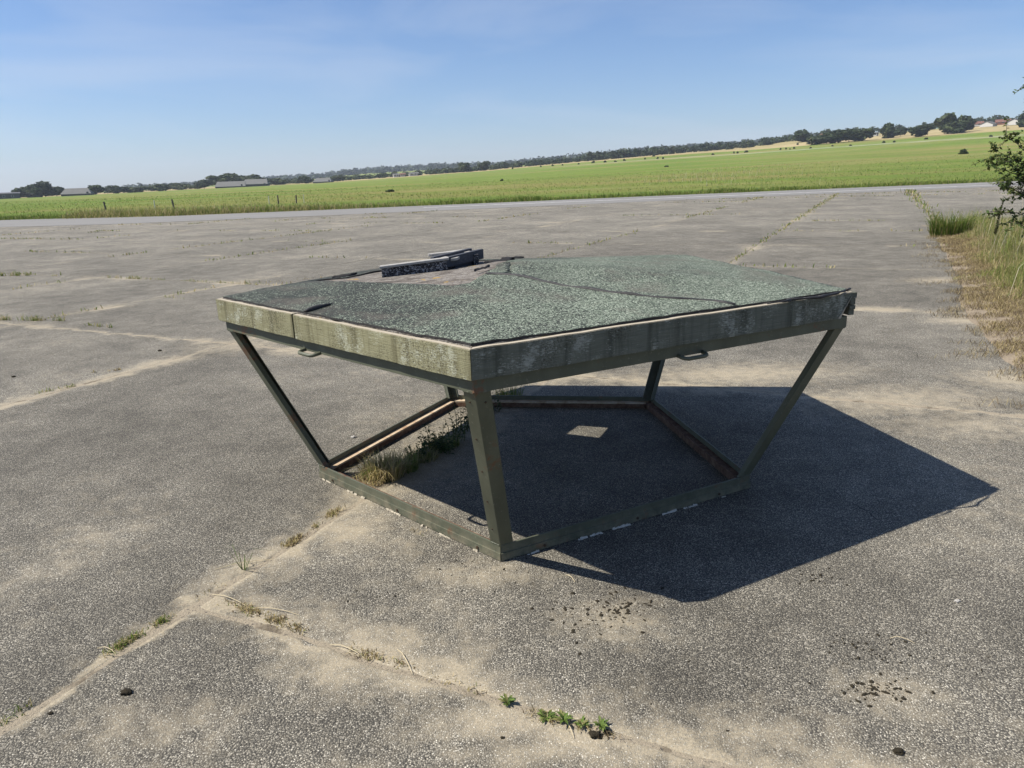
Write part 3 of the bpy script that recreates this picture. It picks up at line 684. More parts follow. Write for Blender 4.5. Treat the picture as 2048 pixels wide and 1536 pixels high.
    # torn felt scraps lying round the hole
    for i, (px, py, l, w, a_) in enumerate(((1000, 527, .20, .03, .5), (1026, 521, .16, .022, .42), (1010, 524, .10, .018, 1.0), (965, 543, .14, .014, .95), (690, 557, .16, .014, .6))):
        q = roof_pt(px, py); d_ = Vector((math.cos(a_), math.sin(a_))); e_ = Vector((-d_.y, d_.x)); V = []; F = []
        for s_ in range(9):
            for v_ in range(3):
                p = q+d_*l*(s_/8-.5)+e_*w*((v_/2-.5)*(1-abs(s_/4-1)**2*.8)+rr.uniform(-.25, .25)); V.append((p.x, p.y, roof_z(p.x, p.y)+.010+(.012*(v_ == 1)+.006*rr.random())))
        for s_ in range(8):
            for v_ in range(2): F.append((s_*3+v_, s_*3+3+v_, s_*3+4+v_, s_*3+1+v_))
        part(MB().add(V, F), 'felt_scrap', 'bitumen', smooth=True)
    # lifted wrinkle near the board joint
    q0, q1 = roof_pt(608, 628), roof_pt(665, 612)
    mb = MB(); mb.tube([Vector((q0.lerp(q1, i/6).x, q0.lerp(q1, i/6).y, roof_z(*q0.lerp(q1, i/6))+.012)) for i in range(7)], [.003, .010, .013, .013, .010, .007, .002], 6); part(mb, 'felt_wrinkle', 'bitumen', smooth=True)
    for qs in (((1575, 602), (1640, 597), (1690, 584)), ((1535, 610), (1580, 603)), ((1690, 582), (1700, 580))):
        P = [roof_pt(*q) for q in qs]; P = resample(P, .04, .004, rr)+[P[-1]]
        mb = MB(); mb.tube([Vector((p.x, p.y, roof_z(p.x, p.y)+.006)) for p in P], [.002+.006*rr.random() for _ in P], 6); part(mb, 'felt_curl', 'bitumen', smooth=True)
build_roof()
def hz(u, v): q = hp(u, v); return roof_z(q.x, q.y)
def hbox(u0, u1, v0, v1, z0, z1, z0b=None, z1b=None):                 # box in hatch coordinates; z at the near and far u end
    z0b = z0 if z0b is None else z0b; z1b = z1 if z1b is None else z1b
    P = []
    for (u, v, z) in ((u0, v0, z0), (u1, v0, z0b), (u1, v1, z0b), (u0, v1, z0), (u0, v0, z1), (u1, v0, z1b), (u1, v1, z1b), (u0, v1, z1)):
        q = hp(u, v); P.append((q.x, q.y, z))
    return MB().hexa(P)
def hpoly(pts, z, th):                                                # slab of board in hatch coordinates, z a function of u
    P = []
    for (u, v) in pts: q = hp(u, v); P.append(Vector((q.x, q.y, z(u))))
    return MB().prism(P, (0, 0, th))
zb = lambda u, v: hz(u, v)-.012
tz = lambda u: 1.172+.075*u                                           # rim of the upstand
curb = part(hbox(0, .372, 0, .034, zb(0, 0), tz(0), zb(.37, 0), tz(.372)), 'hatch_curb', 'upstand', bevel=.003)
curb['label'] = 'dark grit-coated hatch upstand on the felt roof'
part(hbox(.02, .60, .455, .49, zb(.02, .47), hz(.02, .47)+.012, zb(.6, .47), tz(.6)-.010), 'curb_side', 'upstand', curb, bevel=.003)
part(hbox(.555, .585, .20, .453, zb(.57, .3), tz(.57)-.008), 'curb_side', 'upstand', curb, bevel=.003)
part(hbox(.0, .030, .036, .20, zb(0, .1), tz(0)-.004), 'curb_side', 'upstand', curb, bevel=.003)
part(hpoly([(-.012, -.008), (.385, -.008), (.385, .045), (-.004, .045)], lambda u: tz(u)+.002, .014), 'top_board', 'silver_wood', curb, bevel=.003)
part(hpoly([(.40, .058), (.44, .058), (.585, .50), (.30, .50), (.30, .465), (.462, .425)], lambda u: tz(u)-.014, .016), 'top_board', 'silver_wood', curb, bevel=.003)
BP = Vector((-.356, 4.27)); BU_ = Vector((math.cos(R(53)), math.sin(R(53)))); BV_ = Vector((-BU_.y, BU_.x))
def bbox(u0, u1, v0, v1, z0, z1):                                     # box of the plank block; it rises along u
    P = []
    for z in (z0, z1):
        for (u, v) in ((u0, v0), (u1, v0), (u1, v1), (u0, v1)): q = BP+BU_*u+BV_*v; P.append((q.x, q.y, z+.05*u))
    return MB().hexa(P)
blk = part(bbox(0, .35, 0, .028, 1.152, 1.212), 'plank', 'black_wood', bevel=.004)
blk['label'] = 'blackened plank pair set on edge beyond the hatch'
part(bbox(-.01, .34, .085, .113, 1.150, 1.215), 'plank', 'black_wood', blk, bevel=.004)
part(bbox(.01, .33, .0285, .0845, 1.150, 1.188), 'infill', 'black_wood', blk, bevel=.003)
for u0 in (.045, .26): part(bbox(u0, u0+.045, .030, .083, 1.189, 1.204), 'spacer', 'silver_wood', blk, bevel=.003)
part(bbox(.10, .32, .020, .080, 1.105, 1.149), 'foot', 'black_wood', blk)

# ---------------------------------------------------------------- grass and small plants
def blades(roots, h, lean, w, cols, az=None, curve=1.0):
    n = len(roots); roots = np.asarray(roots, float)
    az = rng.uniform(0, 2*np.pi, n) if az is None else az
    d = np.stack([np.cos(az), np.sin(az), np.zeros(n)], 1); fa = rng.uniform(0, 2*np.pi, n); s = np.stack([np.cos(fa), np.sin(fa), np.zeros(n)], 1)
    h = np.asarray(h)[:, None]*np.ones((n, 1)); lean = np.asarray(lean)[:, None]*np.ones((n, 1)); w = np.asarray(w)[:, None]*np.ones((n, 1))
    up = np.array([0, 0, 1.0])
    m = roots+up*h*np.sqrt(np.clip(1-(lean*.45)**2, .05, 1))*.55+d*h*lean*.28; tip = roots+up*h*np.sqrt(np.clip(1-lean**2, .004, 1))*(1-.25*lean*curve)+d*h*lean
    V = np.stack([roots-s*w, roots+s*w, m-s*w*.75, m+s*w*.75, tip], 1).reshape(-1, 3)
    b = (np.arange(n)*5)[:, None]
    T = np.concatenate([b+[0, 1, 3], b+[0, 3, 2], b+[2, 3, 4]], 1).reshape(-1, 3)
    return V, T, np.repeat(np.asarray(cols, float), 5, 0)
def palette(n, cs, ws, jit=.2):
    k = rng.choice(len(cs), n, p=np.array(ws)/sum(ws)); c = np.array(cs)[k]; return c*rng.uniform(1-jit, 1+jit, (n, 1))
GREEN, LIME, STRAW, DRY, BROWN = (.085, .14, .022), (.17, .215, .04), (.36, .30, .13), (.42, .34, .19), (.15, .105, .055)
def cat(parts):
    V, T, Cc = [], [], []; b = 0
    for v, t_, c in parts: V.append(v); T.append(t_+b); Cc.append(c); b += len(v)
    return np.concatenate(V), np.concatenate(T), np.concatenate(Cc)

# meadow edge beyond the taxiway
def meadow_grass():
    P = []
    n = 26000; x = rng.uniform(-48, 50, n); y = edge_y(x)+rng.exponential(.9, n)+rng.normal(0, .16, n)
    z = terrain(x, y)-.03
    clump = np.array([mnoise.noise(Vector((a*.35, b*.35, 0))) for a, b in zip(x, y)])
    P.append(blades(np.stack([x, y, z], 1), .20+.26*np.clip(clump+.3, 0, 1)+rng.uniform(-.06, .12, n), rng.uniform(.1, .8, n), rng.uniform(.010, .024, n), palette(n, [GREEN, LIME, STRAW], [4, 5, 1.0])))
    n = 30000; y = 50*np.exp(rng.uniform(0, 1.3, n)); u = rng.uniform(-.78, .78, n); x = u*y; k = y > edge_y(x)+.5; x, y = x[k], y[k]; n = len(x)
    g = np.array([mnoise.noise(Vector((a*.06, b*.12, 4))) for a, b in zip(x, y)]); k = g > -.25; x, y = x[k], y[k]; n = len(x)
    z = terrain(x, y)-.03; sc = y/60
    P.append(blades(np.stack([x, y, z], 1), rng.uniform(.08, .28, n), rng.uniform(.3, .9, n), rng.uniform(.010, .025, n)*sc, palette(n, [(.07, .13, .018), (.18, .25, .042), STRAW, (.24, .18, .07)], [4, 5, .7, 1.0], .35)))
    # tall yellow grass at the left
    n = 12000; x = rng.uniform(-29, -5, n); y = edge_y(x)+rng.uniform(-.3, 1, n)*rng.uniform(0, 4.5, n)
    k = rng.random(n) < np.interp(x, [-29, -28, -14, -5], [.5, 1, .8, .1]); x, y = x[k], y[k]; n = len(x); z = terrain(x, y)-.03
    P.append(blades(np.stack([x, y, z], 1), rng.uniform(.25, .75, n)*np.interp(x, [-20, -5], [1, .5]), rng.uniform(.1, .7, n), rng.uniform(.010, .024, n), palette(n, [STRAW, LIME, DRY, (.28, .28, .09)], [4, 3, 2, 4])))
    # pale seed stalks out in the meadow
    n = 700; cx_ = rng.choice([14, 17, 22, 26, 33, 12], n); x = cx_*1.9+rng.normal(0, 4.5, n); y = cx_*3.6+55+rng.normal(0, 12, n); z = terrain(x, y)
    P.append(blades(np.stack([x, y, z], 1), rng.uniform(.4, .9, n), rng.uniform(.05, .25, n), rng.uniform(.010, .022, n), palette(n, [(.45, .42, .27), STRAW], [1, 1])))
    o = link('meadow_grass', np_mesh('meadow_grass', *cat(P)), M['blades']); tag(o, 'green and straw coloured meadow grass along the far edge of the taxiway', 'grass', kind='stuff')
meadow_grass()

def on_joint(fam, s, off=0.0):                                         # point on a slab joint: family, line number, run
    if fam == 'P': k, r_ = s; return N_*(P0+PS*k+off)+E_*r_
    k, r_ = s; return E_*(Q0+QS*k+off)+N_*r_
def joint_grass():
    P = []; near = []
    # patches seen near the camera, by photo pixel: (x0,y0,x1,y1,count,height,palette)
    for (x0, y0, x1, y1, n, h, pal) in ((575, 1092, 690, 1010, 1300, .03, 'dry'), (205, 1312, 345, 1232, 900, .032, 'mix'), (0, 1448, 60, 1410, 120, .03, 'mix'), (455, 1205, 610, 1262, 1000, .028, 'dry'),
                                        (700, 1300, 830, 1335, 600, .026, 'dry'), (850, 1350, 990, 1395, 170, .025, 'dry'), (1060, 1425, 1230, 1475, 260, .03, 'dry'), (390, 1200, 440, 1170, 60, .03, 'dry'),
                                        (820, 1058, 850, 1070, 50, .03, 'dry'), (0, 640, 130, 642, 500, .10, 'mix'), (175, 651, 225, 656, 160, .07, 'mix'), (60, 790, 150, 772, 180, .05, 'mix'), (185, 745, 240, 740, 130, .04, 'dry'),
                                        (0, 552, 60, 551, 300, .13, 'mix'), (215, 556, 280, 558, 260, .10, 'mix'), (290, 558, 520, 570, 420, .07, 'mix'), (650, 555, 520, 566, 100, .06, 'dry'), (330, 595, 370, 598, 60, .06, 'mix')):
        a, b = gnd(x0, y0), gnd(x1, y1); t_ = rng.random(n); c = np.array([mnoise.noise(Vector((q*6, x0*.1, 0))) for q in t_]); k = rng.random(n) < .35+c*1.2; t_ = t_[k]; n = len(t_)
        wd = .012+.004*(a-b).length
        pos = np.array(a)[None]*(1-t_[:, None])+np.array(b)[None]*t_[:, None]+np.concatenate([rng.normal(0, wd, (n, 2)), np.full((n, 1), -.006)], 1)
        cols = palette(n, [STRAW, DRY, BROWN, LIME], [3, 4, 2, .6]) if pal == 'dry' else palette(n, [LIME, STRAW, DRY, GREEN], [4, 3, 2, 2])
        P.append(blades(pos, rng.uniform(.4, 1.3, n)*h, rng.uniform(.2, .98, n), rng.uniform(.0009, .0022, n)*(1+.12*a.y), cols))
    # weed lines along the joints farther out
    for fam in 'PQ':
        for k in range(-14, 14):
            w = 1.0
            n = 2100; r_ = rng.uniform(-60, 60, n)
            base = np.array(on_joint(fam, (k, 0))); dv = np.array(E_ if fam == 'P' else N_)
            pos = base[None]+r_[:, None]*dv[None]
            g = np.array([mnoise.noise(Vector((q*.16, k*5.3+(50 if fam == 'Q' else 0), 0))) for q in r_]); g2 = np.array([mnoise.noise(Vector((q*1.3, k*3.1, 9))) for q in r_])
            x, y = pos[:, 0], pos[:, 1]
            strong = .0
            if fam == 'P' and k == 0: strong = .6
            if fam == 'P' and k == 1: strong = .9
            if fam == 'P' and k == -1: strong = .25
            keep = (y > 9.5) & (y < strip_y(x)) & (np.abs(x) < .8*y+3) & (g+strong > .12) & (g2 > -.15)
            if fam == 'P' and k in (0,): keep &= (y > 13)
            if fam == 'P' and k == 1: keep &= (y > 21)
            pos = pos[keep]; n = len(pos)
            if not n: continue
            y = pos[:, 1]; wd = .03+.0045*y*(1.8 if (fam == 'P' and k == 1) else 1)
            pos = pos+np.concatenate([rng.normal(0, 1, (n, 2))*wd[:, None]*.5, np.full((n, 1), -.008)], 1)
            P.append(blades(pos, rng.uniform(.03, .12, n)*(2.0 if (fam == 'P' and k == 1) else 1), rng.uniform(.2, .95, n), rng.uniform(.004, .009, n)*(.5+y/18), palette(n, [LIME, STRAW, GREEN, DRY], [4, 3, 1.5, 2])))
    o = link('joint_grass', np_mesh('joint_grass', *cat(P)), M['blades']); tag(o, 'dry grass and weeds growing in the joints between the concrete slabs', 'grass', kind='stuff')
joint_grass()

def tuft(name, loc, n, h, spread, cs, ws, label, cat_='grass tuft', group=None, w=.0025, lean=(.1, .8)):
    a = rng.uniform(0, 2*np.pi, n); r_ = spread*np.sqrt(rng.random(n)); pos = np.stack([np.cos(a)*r_, np.sin(a)*r_*.8, np.full(n, -.004)], 1)
    az = a+rng.normal(0, .7, n)
    me = np_mesh(name, *blades(pos, rng.uniform(.3, 1.15, n)*h, rng.uniform(*lean, n), rng.uniform(.6, 1.3, n)*w, palette(n, cs, ws), az))
    o = link(name, me, M['blades']); o.location = loc; tag(o, label, cat_, group); return o
tuft('grass_tuft', gnd(768, 955), 1100, .17, .11, [(.42, .35, .15), DRY, LIME, BROWN], [5, 4, 1.6, 1.2], 'straw coloured grass tuft inside the frame behind its front left rail', w=.0022, lean=(.1, .97))
tuft('grass_tuft', gnd(806, 940), 500, .13, .09, [LIME, STRAW, GREEN], [3, 3, 2], 'greener low grass tuft inside the frame right of the straw one', w=.002, lean=(.1, .95))
tuft('grass_tuft', gnd(845, 918), 420, .09, .10, [STRAW, LIME, GREEN, DRY], [3, 2, 2, 2], 'low mixed grass at the foot of the thistle-like weed', w=.0018, lean=(.2, .97))
tuft('grass_tuft', gnd(888, 893), 420, .10, .10, [GREEN, LIME, STRAW], [3, 2, 2], 'thin green grass among the tall weeds behind the front leg', w=.0018, lean=(.2, .97))
tuft('grass_tuft', gnd(735, 968), 360, .07, .09, [DRY, STRAW, BROWN], [3, 3, 3], 'flattened dry grass in the left corner of the frame', w=.0018, lean=(.6, .99))
tuft('grass_tuft', gnd(1900, 472), 1500, .62, .42, [GREEN, LIME, STRAW], [4, 3.5, 1.6], 'big rounded green grass tuft at the end of the verge', w=.006, lean=(.1, .75))
tuft('grass_tuft', gnd(1018, 800), 260, .14, .10, [GREEN, STRAW, LIME], [3, 2, 2], 'shaded grass tuft by the back rail inside the frame', w=.002)
tuft('grass_tuft', gnd(487, 1140), 14, .21, .008, [(.05, .075, .018), GREEN], [2, 2], 'lone sprawling green grass with star-like long blades in the slab joint', w=.0018, lean=(.9, .992))
# long bleached straws lying on the concrete
for i, (x0, y0, x1, y1) in enumerate(((425, 1190, 500, 1218), (500, 1218, 600, 1232), (660, 1290, 730, 1318), (1150, 1165, 1130, 1152), (195, 1298, 232, 1310), (1780, 1278, 1830, 1288), (1130, 1445, 1148, 1478), (795, 1300, 825, 1350), (430, 1140, 550, 1120))):
    a, b = gnd(x0, y0), gnd(x1, y1); m = (a+b)/2+Vector((0, .012, .01)); mb = MB(); mb.tube([a+Vector((0, 0, .003)), a.lerp(m, .6)+Vector((0, .004, .004)), m, b.lerp(m, .5)+Vector((0, .003, .003)), b+Vector((0, 0, .003))], [.0012, .0014, .0014, .0012, .0007], 5)
    o = mb.build('dry_straw', M['pale_straw'] if 'pale_straw' in M else M.setdefault('pale_straw', NT('pale_straw').bsdf((.5, .42, .27), .8)))
    tag(o, ('bleached curved straw lying where the two near joints meet', 'long pale straw along the branching joint', 'pale straw on the sand of the near joint', 'pale straw by the foot of the front leg', 'short straw beside the left joint', 'thin straight straw lying on the concrete at the right', 'straw below the green seedlings', 'bent straw crossing the near joint', 'thin green-grey stalk crossing the left joint')[i], 'straw', 'straws lying on the slabs')

def leaf_fan(n, l, w, up, cs, seed, teeth=True):                        # rosette of toothed leaves: (V, T, tint)
    rr = random.Random(seed); V = []; T = []; Cc = []
    for i in range(n):
        a = i*2.399+rr.uniform(-.3, .3); e = rr.uniform(*up); L_ = l*rr.uniform(.6, 1.1); W = w*rr.uniform(.8, 1.2); b = len(V); c = np.array(rr.choice(cs))*rr.uniform(.75, 1.25)
        d = Vector((math.cos(a), math.sin(a), 0)); s_ = Vector((-d.y, d.x, 0)); seg = 7
        for j in range(seg+1):
            t_ = j/seg; wd = W*math.sin(math.pi*min(1, t_*.9+.08))**.8*(1.25 if (teeth and j % 2) else .7); r_ = L_*t_
            p = d*(r_*math.cos(e*(1-.5*t_)))+Vector((0, 0, r_*math.sin(e*(1-.55*t_))))
            V += [p-s_*wd+Vector((0, 0, wd*.5)), p+Vector((0, 0, 0)), p+s_*wd+Vector((0, 0, wd*.5))]; Cc += [c, c*1.15, c]
        for j in range(seg):
            q = b+3*j
            for m in (0, 1): T += [(q+m, q+m+1, q+m+4), (q+m, q+m+4, q+m+3)]
    return np.array([tuple(v) for v in V]), np.array(T), np.array(Cc)
SEED = [(.10, .155, .03), (.17, .22, .06), (.07, .115, .025), (.20, .20, .07), (.10, .155, .03)]
for i, (px, py, n, l, up, lab) in enumerate(((1015, 1408, 11, .042, (.7, 1.4), 'small bright green seedling, leftmost in the near joint'), (1092, 1436, 12, .046, (.2, .9), 'half withered green seedling in the near joint, second from left'),
        (1128, 1444, 10, .052, (.6, 1.4), 'broad leaved green seedling in the middle of the near joint'), (1163, 1452, 9, .042, (.8, 1.4), 'small green seedling right of the broad leaved one'), (1202, 1456, 9, .046, (.8, 1.45), 'upright green seedling, rightmost in the near joint'))):
    o = link('seedling', np_mesh('seedling', *leaf_fan(int(n*1.5), l*.85, .0048, up, SEED, i+4)), M['blades']); o.location = gnd(px, py); tag(o, lab, 'seedling', 'seedlings in the near joint')
def weed(loc, h, nst, label, seed, lw=.014, cs=((.045, .085, .022), (.07, .115, .03), (.035, .065, .02)), spread=.06, leaves=16):
    rr = random.Random(seed); root = empty('leafy_weed', loc); tag(root, label, 'weed', 'weeds growing inside the frame')
    st = MB(); V = []; T = []; Cc = []
    for s_ in range(nst):
        a = rr.uniform(0, 6.28); b0 = Vector((math.cos(a), math.sin(a), 0))*spread*rr.random(); tip = b0+Vector((math.cos(a)*h*.3*rr.random(), math.sin(a)*h*.3*rr.random(), h*rr.uniform(.6, 1)))
        st.tube([b0, b0.lerp(tip, .5)+Vector((.01, 0, .01)), tip], [.003, .0025, .001], 5)
        for j in range(leaves):
            t_ = rr.uniform(.08, 1); p = b0.lerp(tip, t_); az = rr.uniform(0, 6.28); d = Vector((math.cos(az), math.sin(az), rr.uniform(-.2, .8))).normalized(); L_ = lw*rr.uniform(1.6, 3.6)*(1.15-t_*.55); sd = d.cross(Vector((0, 0, 1))).normalized()*lw*.45*rr.uniform(.8, 1.5)
            b = len(V); V += [p, p+d*L_*.5-sd, p+d*L_*.5+sd, p+d*L_-Vector((0, 0, L_*.25))]; T += [(b, b+1, b+2), (b+1, b+3, b+2)]; Cc += [np.array(rr.choice(cs))*rr.uniform(.7, 1.3)]*4
    st.build('stem', M['weed_stem'] if 'weed_stem' in M else M.setdefault('weed_stem', NT('weed_stem').bsdf((.10, .11, .04), .8)), root)
    link('leaves', np_mesh('leaves', np.array([tuple(v) for v in V]), np.array(T), np.array(Cc)), M['blades'], root)
weed(gnd(868, 898), .20, 7, 'dark green thistle-like weed in the middle of the strip inside the frame', 1)
weed(gnd(912, 882), .24, 9, 'tallest dark green weed close behind the front leg', 2)
weed(gnd(840, 915), .14, 6, 'low dark weed between the thistle and the grass tuft', 3)
weed(gnd(935, 862), .18, 7, 'weed half hidden by the front leg', 4)
weed(gnd(890, 905), .12, 9, 'sprawling shaded weed at the foot of the tall one', 6, spread=.05)
weed(gnd(990, 822), .13, 6, 'shaded weed near the back corner inside the frame', 5)
# moss dots, clods, pebbles
def blob(rad, sq, seed, sub=3):
    bm = bmesh.new(); bmesh.ops.create_icosphere(bm, subdivisions=sub, radius=1)
    for v in bm.verts:
        f = 1+.55*mnoise.noise(v.co*1.7+Vector((seed*7.1, 0, 0)))+.4*mnoise.noise(v.co*4+Vector((0, seed*3.3, 0)))
        v.co = Vector((v.co.x*rad*f, v.co.y*rad*f*.8, v.co.z*rad*sq*f))
    me = bpy.data.meshes.new('blob'); bm.to_mesh(me); bm.free(); me.polygons.foreach_set('use_smooth', [True]*len(me.polygons)); return me
def moss_dots():
    mb = MB(); rr = random.Random(3)
    for (px, py, sx, sy, n, r0) in ((1225, 1215, 120, 32, 110, .0055), (1180, 1240, 150, 40, 60, .0045), (960, 1140, 110, 32, 60, .0035), (1760, 1380, 60, 22, 90, .0045), (1740, 1300, 80, 30, 60, .004), (1650, 1150, 60, 14, 35, .004), (780, 1190, 130, 20, 22, .0035), (1900, 1320, 110, 40, 25, .003), (1480, 1370, 300, 70, 40, .003)):
        for _ in range(n):
            q = gnd(px+rr.gauss(0, sx*.5), py+rr.gauss(0, sy*.6)); r_ = r0*min(1.8, rr.lognormvariate(-.3, .5)); V = []; k = 7; el = rr.uniform(.55, 1.5); ro = rr.uniform(0, 3.1)
            for (rz_, zz) in ((1, .0), (.85, .45), (.4, .75)):
                for i in range(k): a = i*2*math.pi/k; f = rr.uniform(.75, 1.25)*r_*rz_; V.append(q+Vector((math.cos(a)*f*el*math.cos(ro)-math.sin(a)*f/el*math.sin(ro), math.cos(a)*f*el*math.sin(ro)+math.sin(a)*f/el*math.cos(ro), zz*r_*.6+.001)))
            F = [(j*k+i, j*k+(i+1) % k, (j+1)*k+(i+1) % k, (j+1)*k+i) for j in range(2) for i in range(k)]+[tuple(2*k+i for i in range(k))]
            mb.add(V, F)
    o = mb.build('moss_dots', M['moss'], smooth=True); tag(o, 'tiny dark moss cushions scattered over the sandy concrete', 'moss', kind='stuff')
moss_dots()
for i, (px, py, r_, mt, lab) in enumerate(((253, 1386, .017, 'moss', 'dark moss clod on the concrete at the lower left'), (1797, 1505, .016, 'moss', 'dark round moss clod at the lower right'), (1190, 1472, .018, 'moss', 'dark earth clod under the green seedlings'), (1215, 1466, .012, 'moss', 'smaller dark clod beside the earth clod'), (707, 875, .017, 'pebble', 'grey pebble lying outside the left back rail'), (1914, 1203, .011, 'pebble', 'pale pebble on the concrete at the right'),
        (101, 1427, .008, 'moss', 'small dark crumb near the left joint'), (1005, 1476, .006, 'moss', 'tiny dark crumb below the near joint'), (320, 702, .02, 'moss', 'dark clod on the sandy joint at the left'), (27, 754, .018, 'moss', 'dark crumb on the slab at the left edge'))):
    o = link('moss_clod' if mt == 'moss' else 'pebble', blob(r_, .5, i+1), M[mt]); p = gnd(px, py); o.location = p+Vector((0, 0, r_*.2)); tag(o, lab, 'clod' if mt == 'moss' else 'pebble')

# verge on the right
VB = [(1868, 455), (1872, 470), (1885, 500), (1905, 530), (1925, 575), (1918, 615), (1955, 650), (1985, 690), (2010, 725), (2050, 745), (2150, 830)]
vb = [gnd(*q) for q in VB]
def vedge(y): return np.interp(y, [q.y for q in vb][::-1], [q.x for q in vb][::-1])
def verge_h(x, y): return np.clip((x-vedge(y))/1.4, 0, 1)*.10*np.clip((20.0-y)/2.5, 0, 1)
def verge():
    ys_ = np.linspace(3.4, 20, 110); ts = np.concatenate([[0, .05, .12, .22], np.linspace(.35, 9, 40)]); V = []; F = []
    for y in ys_:
        for t_ in ts:
            x = vedge(y)+t_+.10*mnoise.noise(Vector((y*1.5, 0, 3))); V.append((x, y, float(verge_h(x, y))-(.008 if t_ == 0 else 0)+.006+.02*mnoise.noise(Vector((x*4, y*4, 0)))*min(1, t_*2)))
    m = len(ts)
    for i in range(len(ys_)-1):
        for j in range(m-1): F.append((i*m+j, i*m+j+1, (i+1)*m+j+1, (i+1)*m+j))
    link('verge_soil', mesh('verge_soil', V, F, True), M['soil'])['kind'] = 'structure'
    P = []
    n = 60000; y = rng.uniform(4.2, 19.3, n); d_ = rng.exponential(1.2, n)+.02; x = vedge(y)+d_+.25*np.array([mnoise.noise(Vector((q*1.1, 0, 3))) for q in y]); k = (x < .74*y+1.6) & (d_ < 8); x, y, d_ = x[k], y[k], d_[k]; n = len(x)
    g = np.array([mnoise.noise(Vector((a*.8, b*.8, 2))) for a, b in zip(x, y)]); g2 = np.array([mnoise.noise(Vector((a*2.6, b*2.6, 6))) for a, b in zip(x, y)])
    k = (g2+d_*.9 > .05); x, y, d_, g, g2 = x[k], y[k], d_[k], g[k], g2[k]; n = len(x)
    grow = np.clip((d_-.30)/.7, 0, 1)*np.interp(y, [5.0, 6.5, 8, 10], [.25, .45, .85, 1.0])*np.clip(1+g2*.8, .4, 1.5); h = (.05+.28*grow*np.clip(.85+g*.8, .3, 1.5))*rng.uniform(.5, 1.25, n)
    greenish = np.clip(grow*.95+g*.9, 0, 1); gc = palette(n, [GREEN, LIME, (.13, .19, .045), (.29, .31, .09)], [2, 4, 2, 4]); dc = palette(n, [STRAW, DRY, BROWN], [4, 4, 2]); pick = (rng.random(n) < greenish*.68)[:, None]
    P.append(blades(np.stack([x, y, verge_h(x, y)], 1), h, np.where(grow < .4, rng.uniform(.55, .99, n), rng.uniform(.15, .92, n)), rng.uniform(.0013, .0034, n), np.where(pick, gc, dc)))
    # fallen litter along the rim
    n = 42000; y = rng.uniform(4.6, 17, n); d_ = rng.normal(.35, .40, n); x = vedge(y)+d_; cl = np.array([mnoise.noise(Vector((a*1.8, b*3.0, 8))) for a, b in zip(x, y)]); k = (cl+d_*.45 > .02) & (x < .74*y+1); x, y = x[k], y[k]; n = len(x)
    P.append(blades(np.stack([x, y, np.maximum(verge_h(x, y), 0)+.004], 1), rng.uniform(.03, .12, n), rng.uniform(.95, .999, n), rng.uniform(.0008, .002, n), palette(n, [DRY, STRAW, BROWN, (.07, .05, .03)], [3, 2, 4, 4])))
    # tall bleached stalks
    n = 240; y = rng.uniform(8, 17, n); x = vedge(y)+rng.uniform(.5, 3, n); P.append(blades(np.stack([x, y, verge_h(x, y)], 1), rng.uniform(.35, .95, n), rng.uniform(.1, .6, n), rng.uniform(.002, .0035, n), palette(n, [DRY, (.5, .45, .33)], [1, 1])))
    o = link('verge_grass', np_mesh('verge_grass', *cat(P)), M['blades']); tag(o, 'rough verge of green and straw coloured grass spilling onto the slabs at the right', 'grass', kind='stuff')
verge()
# spike weed and shrub
def spike(loc, h):
    root = empty('spike_weed', loc); tag(root, 'dark upright seed spike rising from the verge grass', 'weed'); mb = MB(); mb.tube([(0, 0, 0), (.02, 0, h*.5), (.07, 0, h)], [.007, .005, .002], 6); mb.build('stem', M['weed_stem'], root)
    rr = random.Random(9); V = []; T = []; Cc = []
    for i in range(330):
        t_ = rr.uniform(.25, 1); p = Vector((.02*t_+.05*t_*t_, 0, h*t_)); az = rr.uniform(0, 6.28); d = Vector((math.cos(az), math.sin(az), .7)).normalized(); L_ = .05*(1.2-t_)+.015; sd = d.cross(Vector((0, 0, 1))).normalized()*.009; b = len(V)
        V += [p, p+d*L_*.5-sd, p+d*L_*.5+sd, p+d*L_]; T += [(b, b+1, b+2), (b+1, b+3, b+2)]; Cc += [np.array((.045, .05, .022))*rr.uniform(.6, 1.6)]*4
    link('seed_head', np_mesh('seed_head', np.array([tuple(v) for v in V]), np.array(T), np.array(Cc)), M['blades'], root)
q = gnd(1985, 500); spike(Vector((q.x, q.y, float(verge_h(q.x, q.y)))), .85)
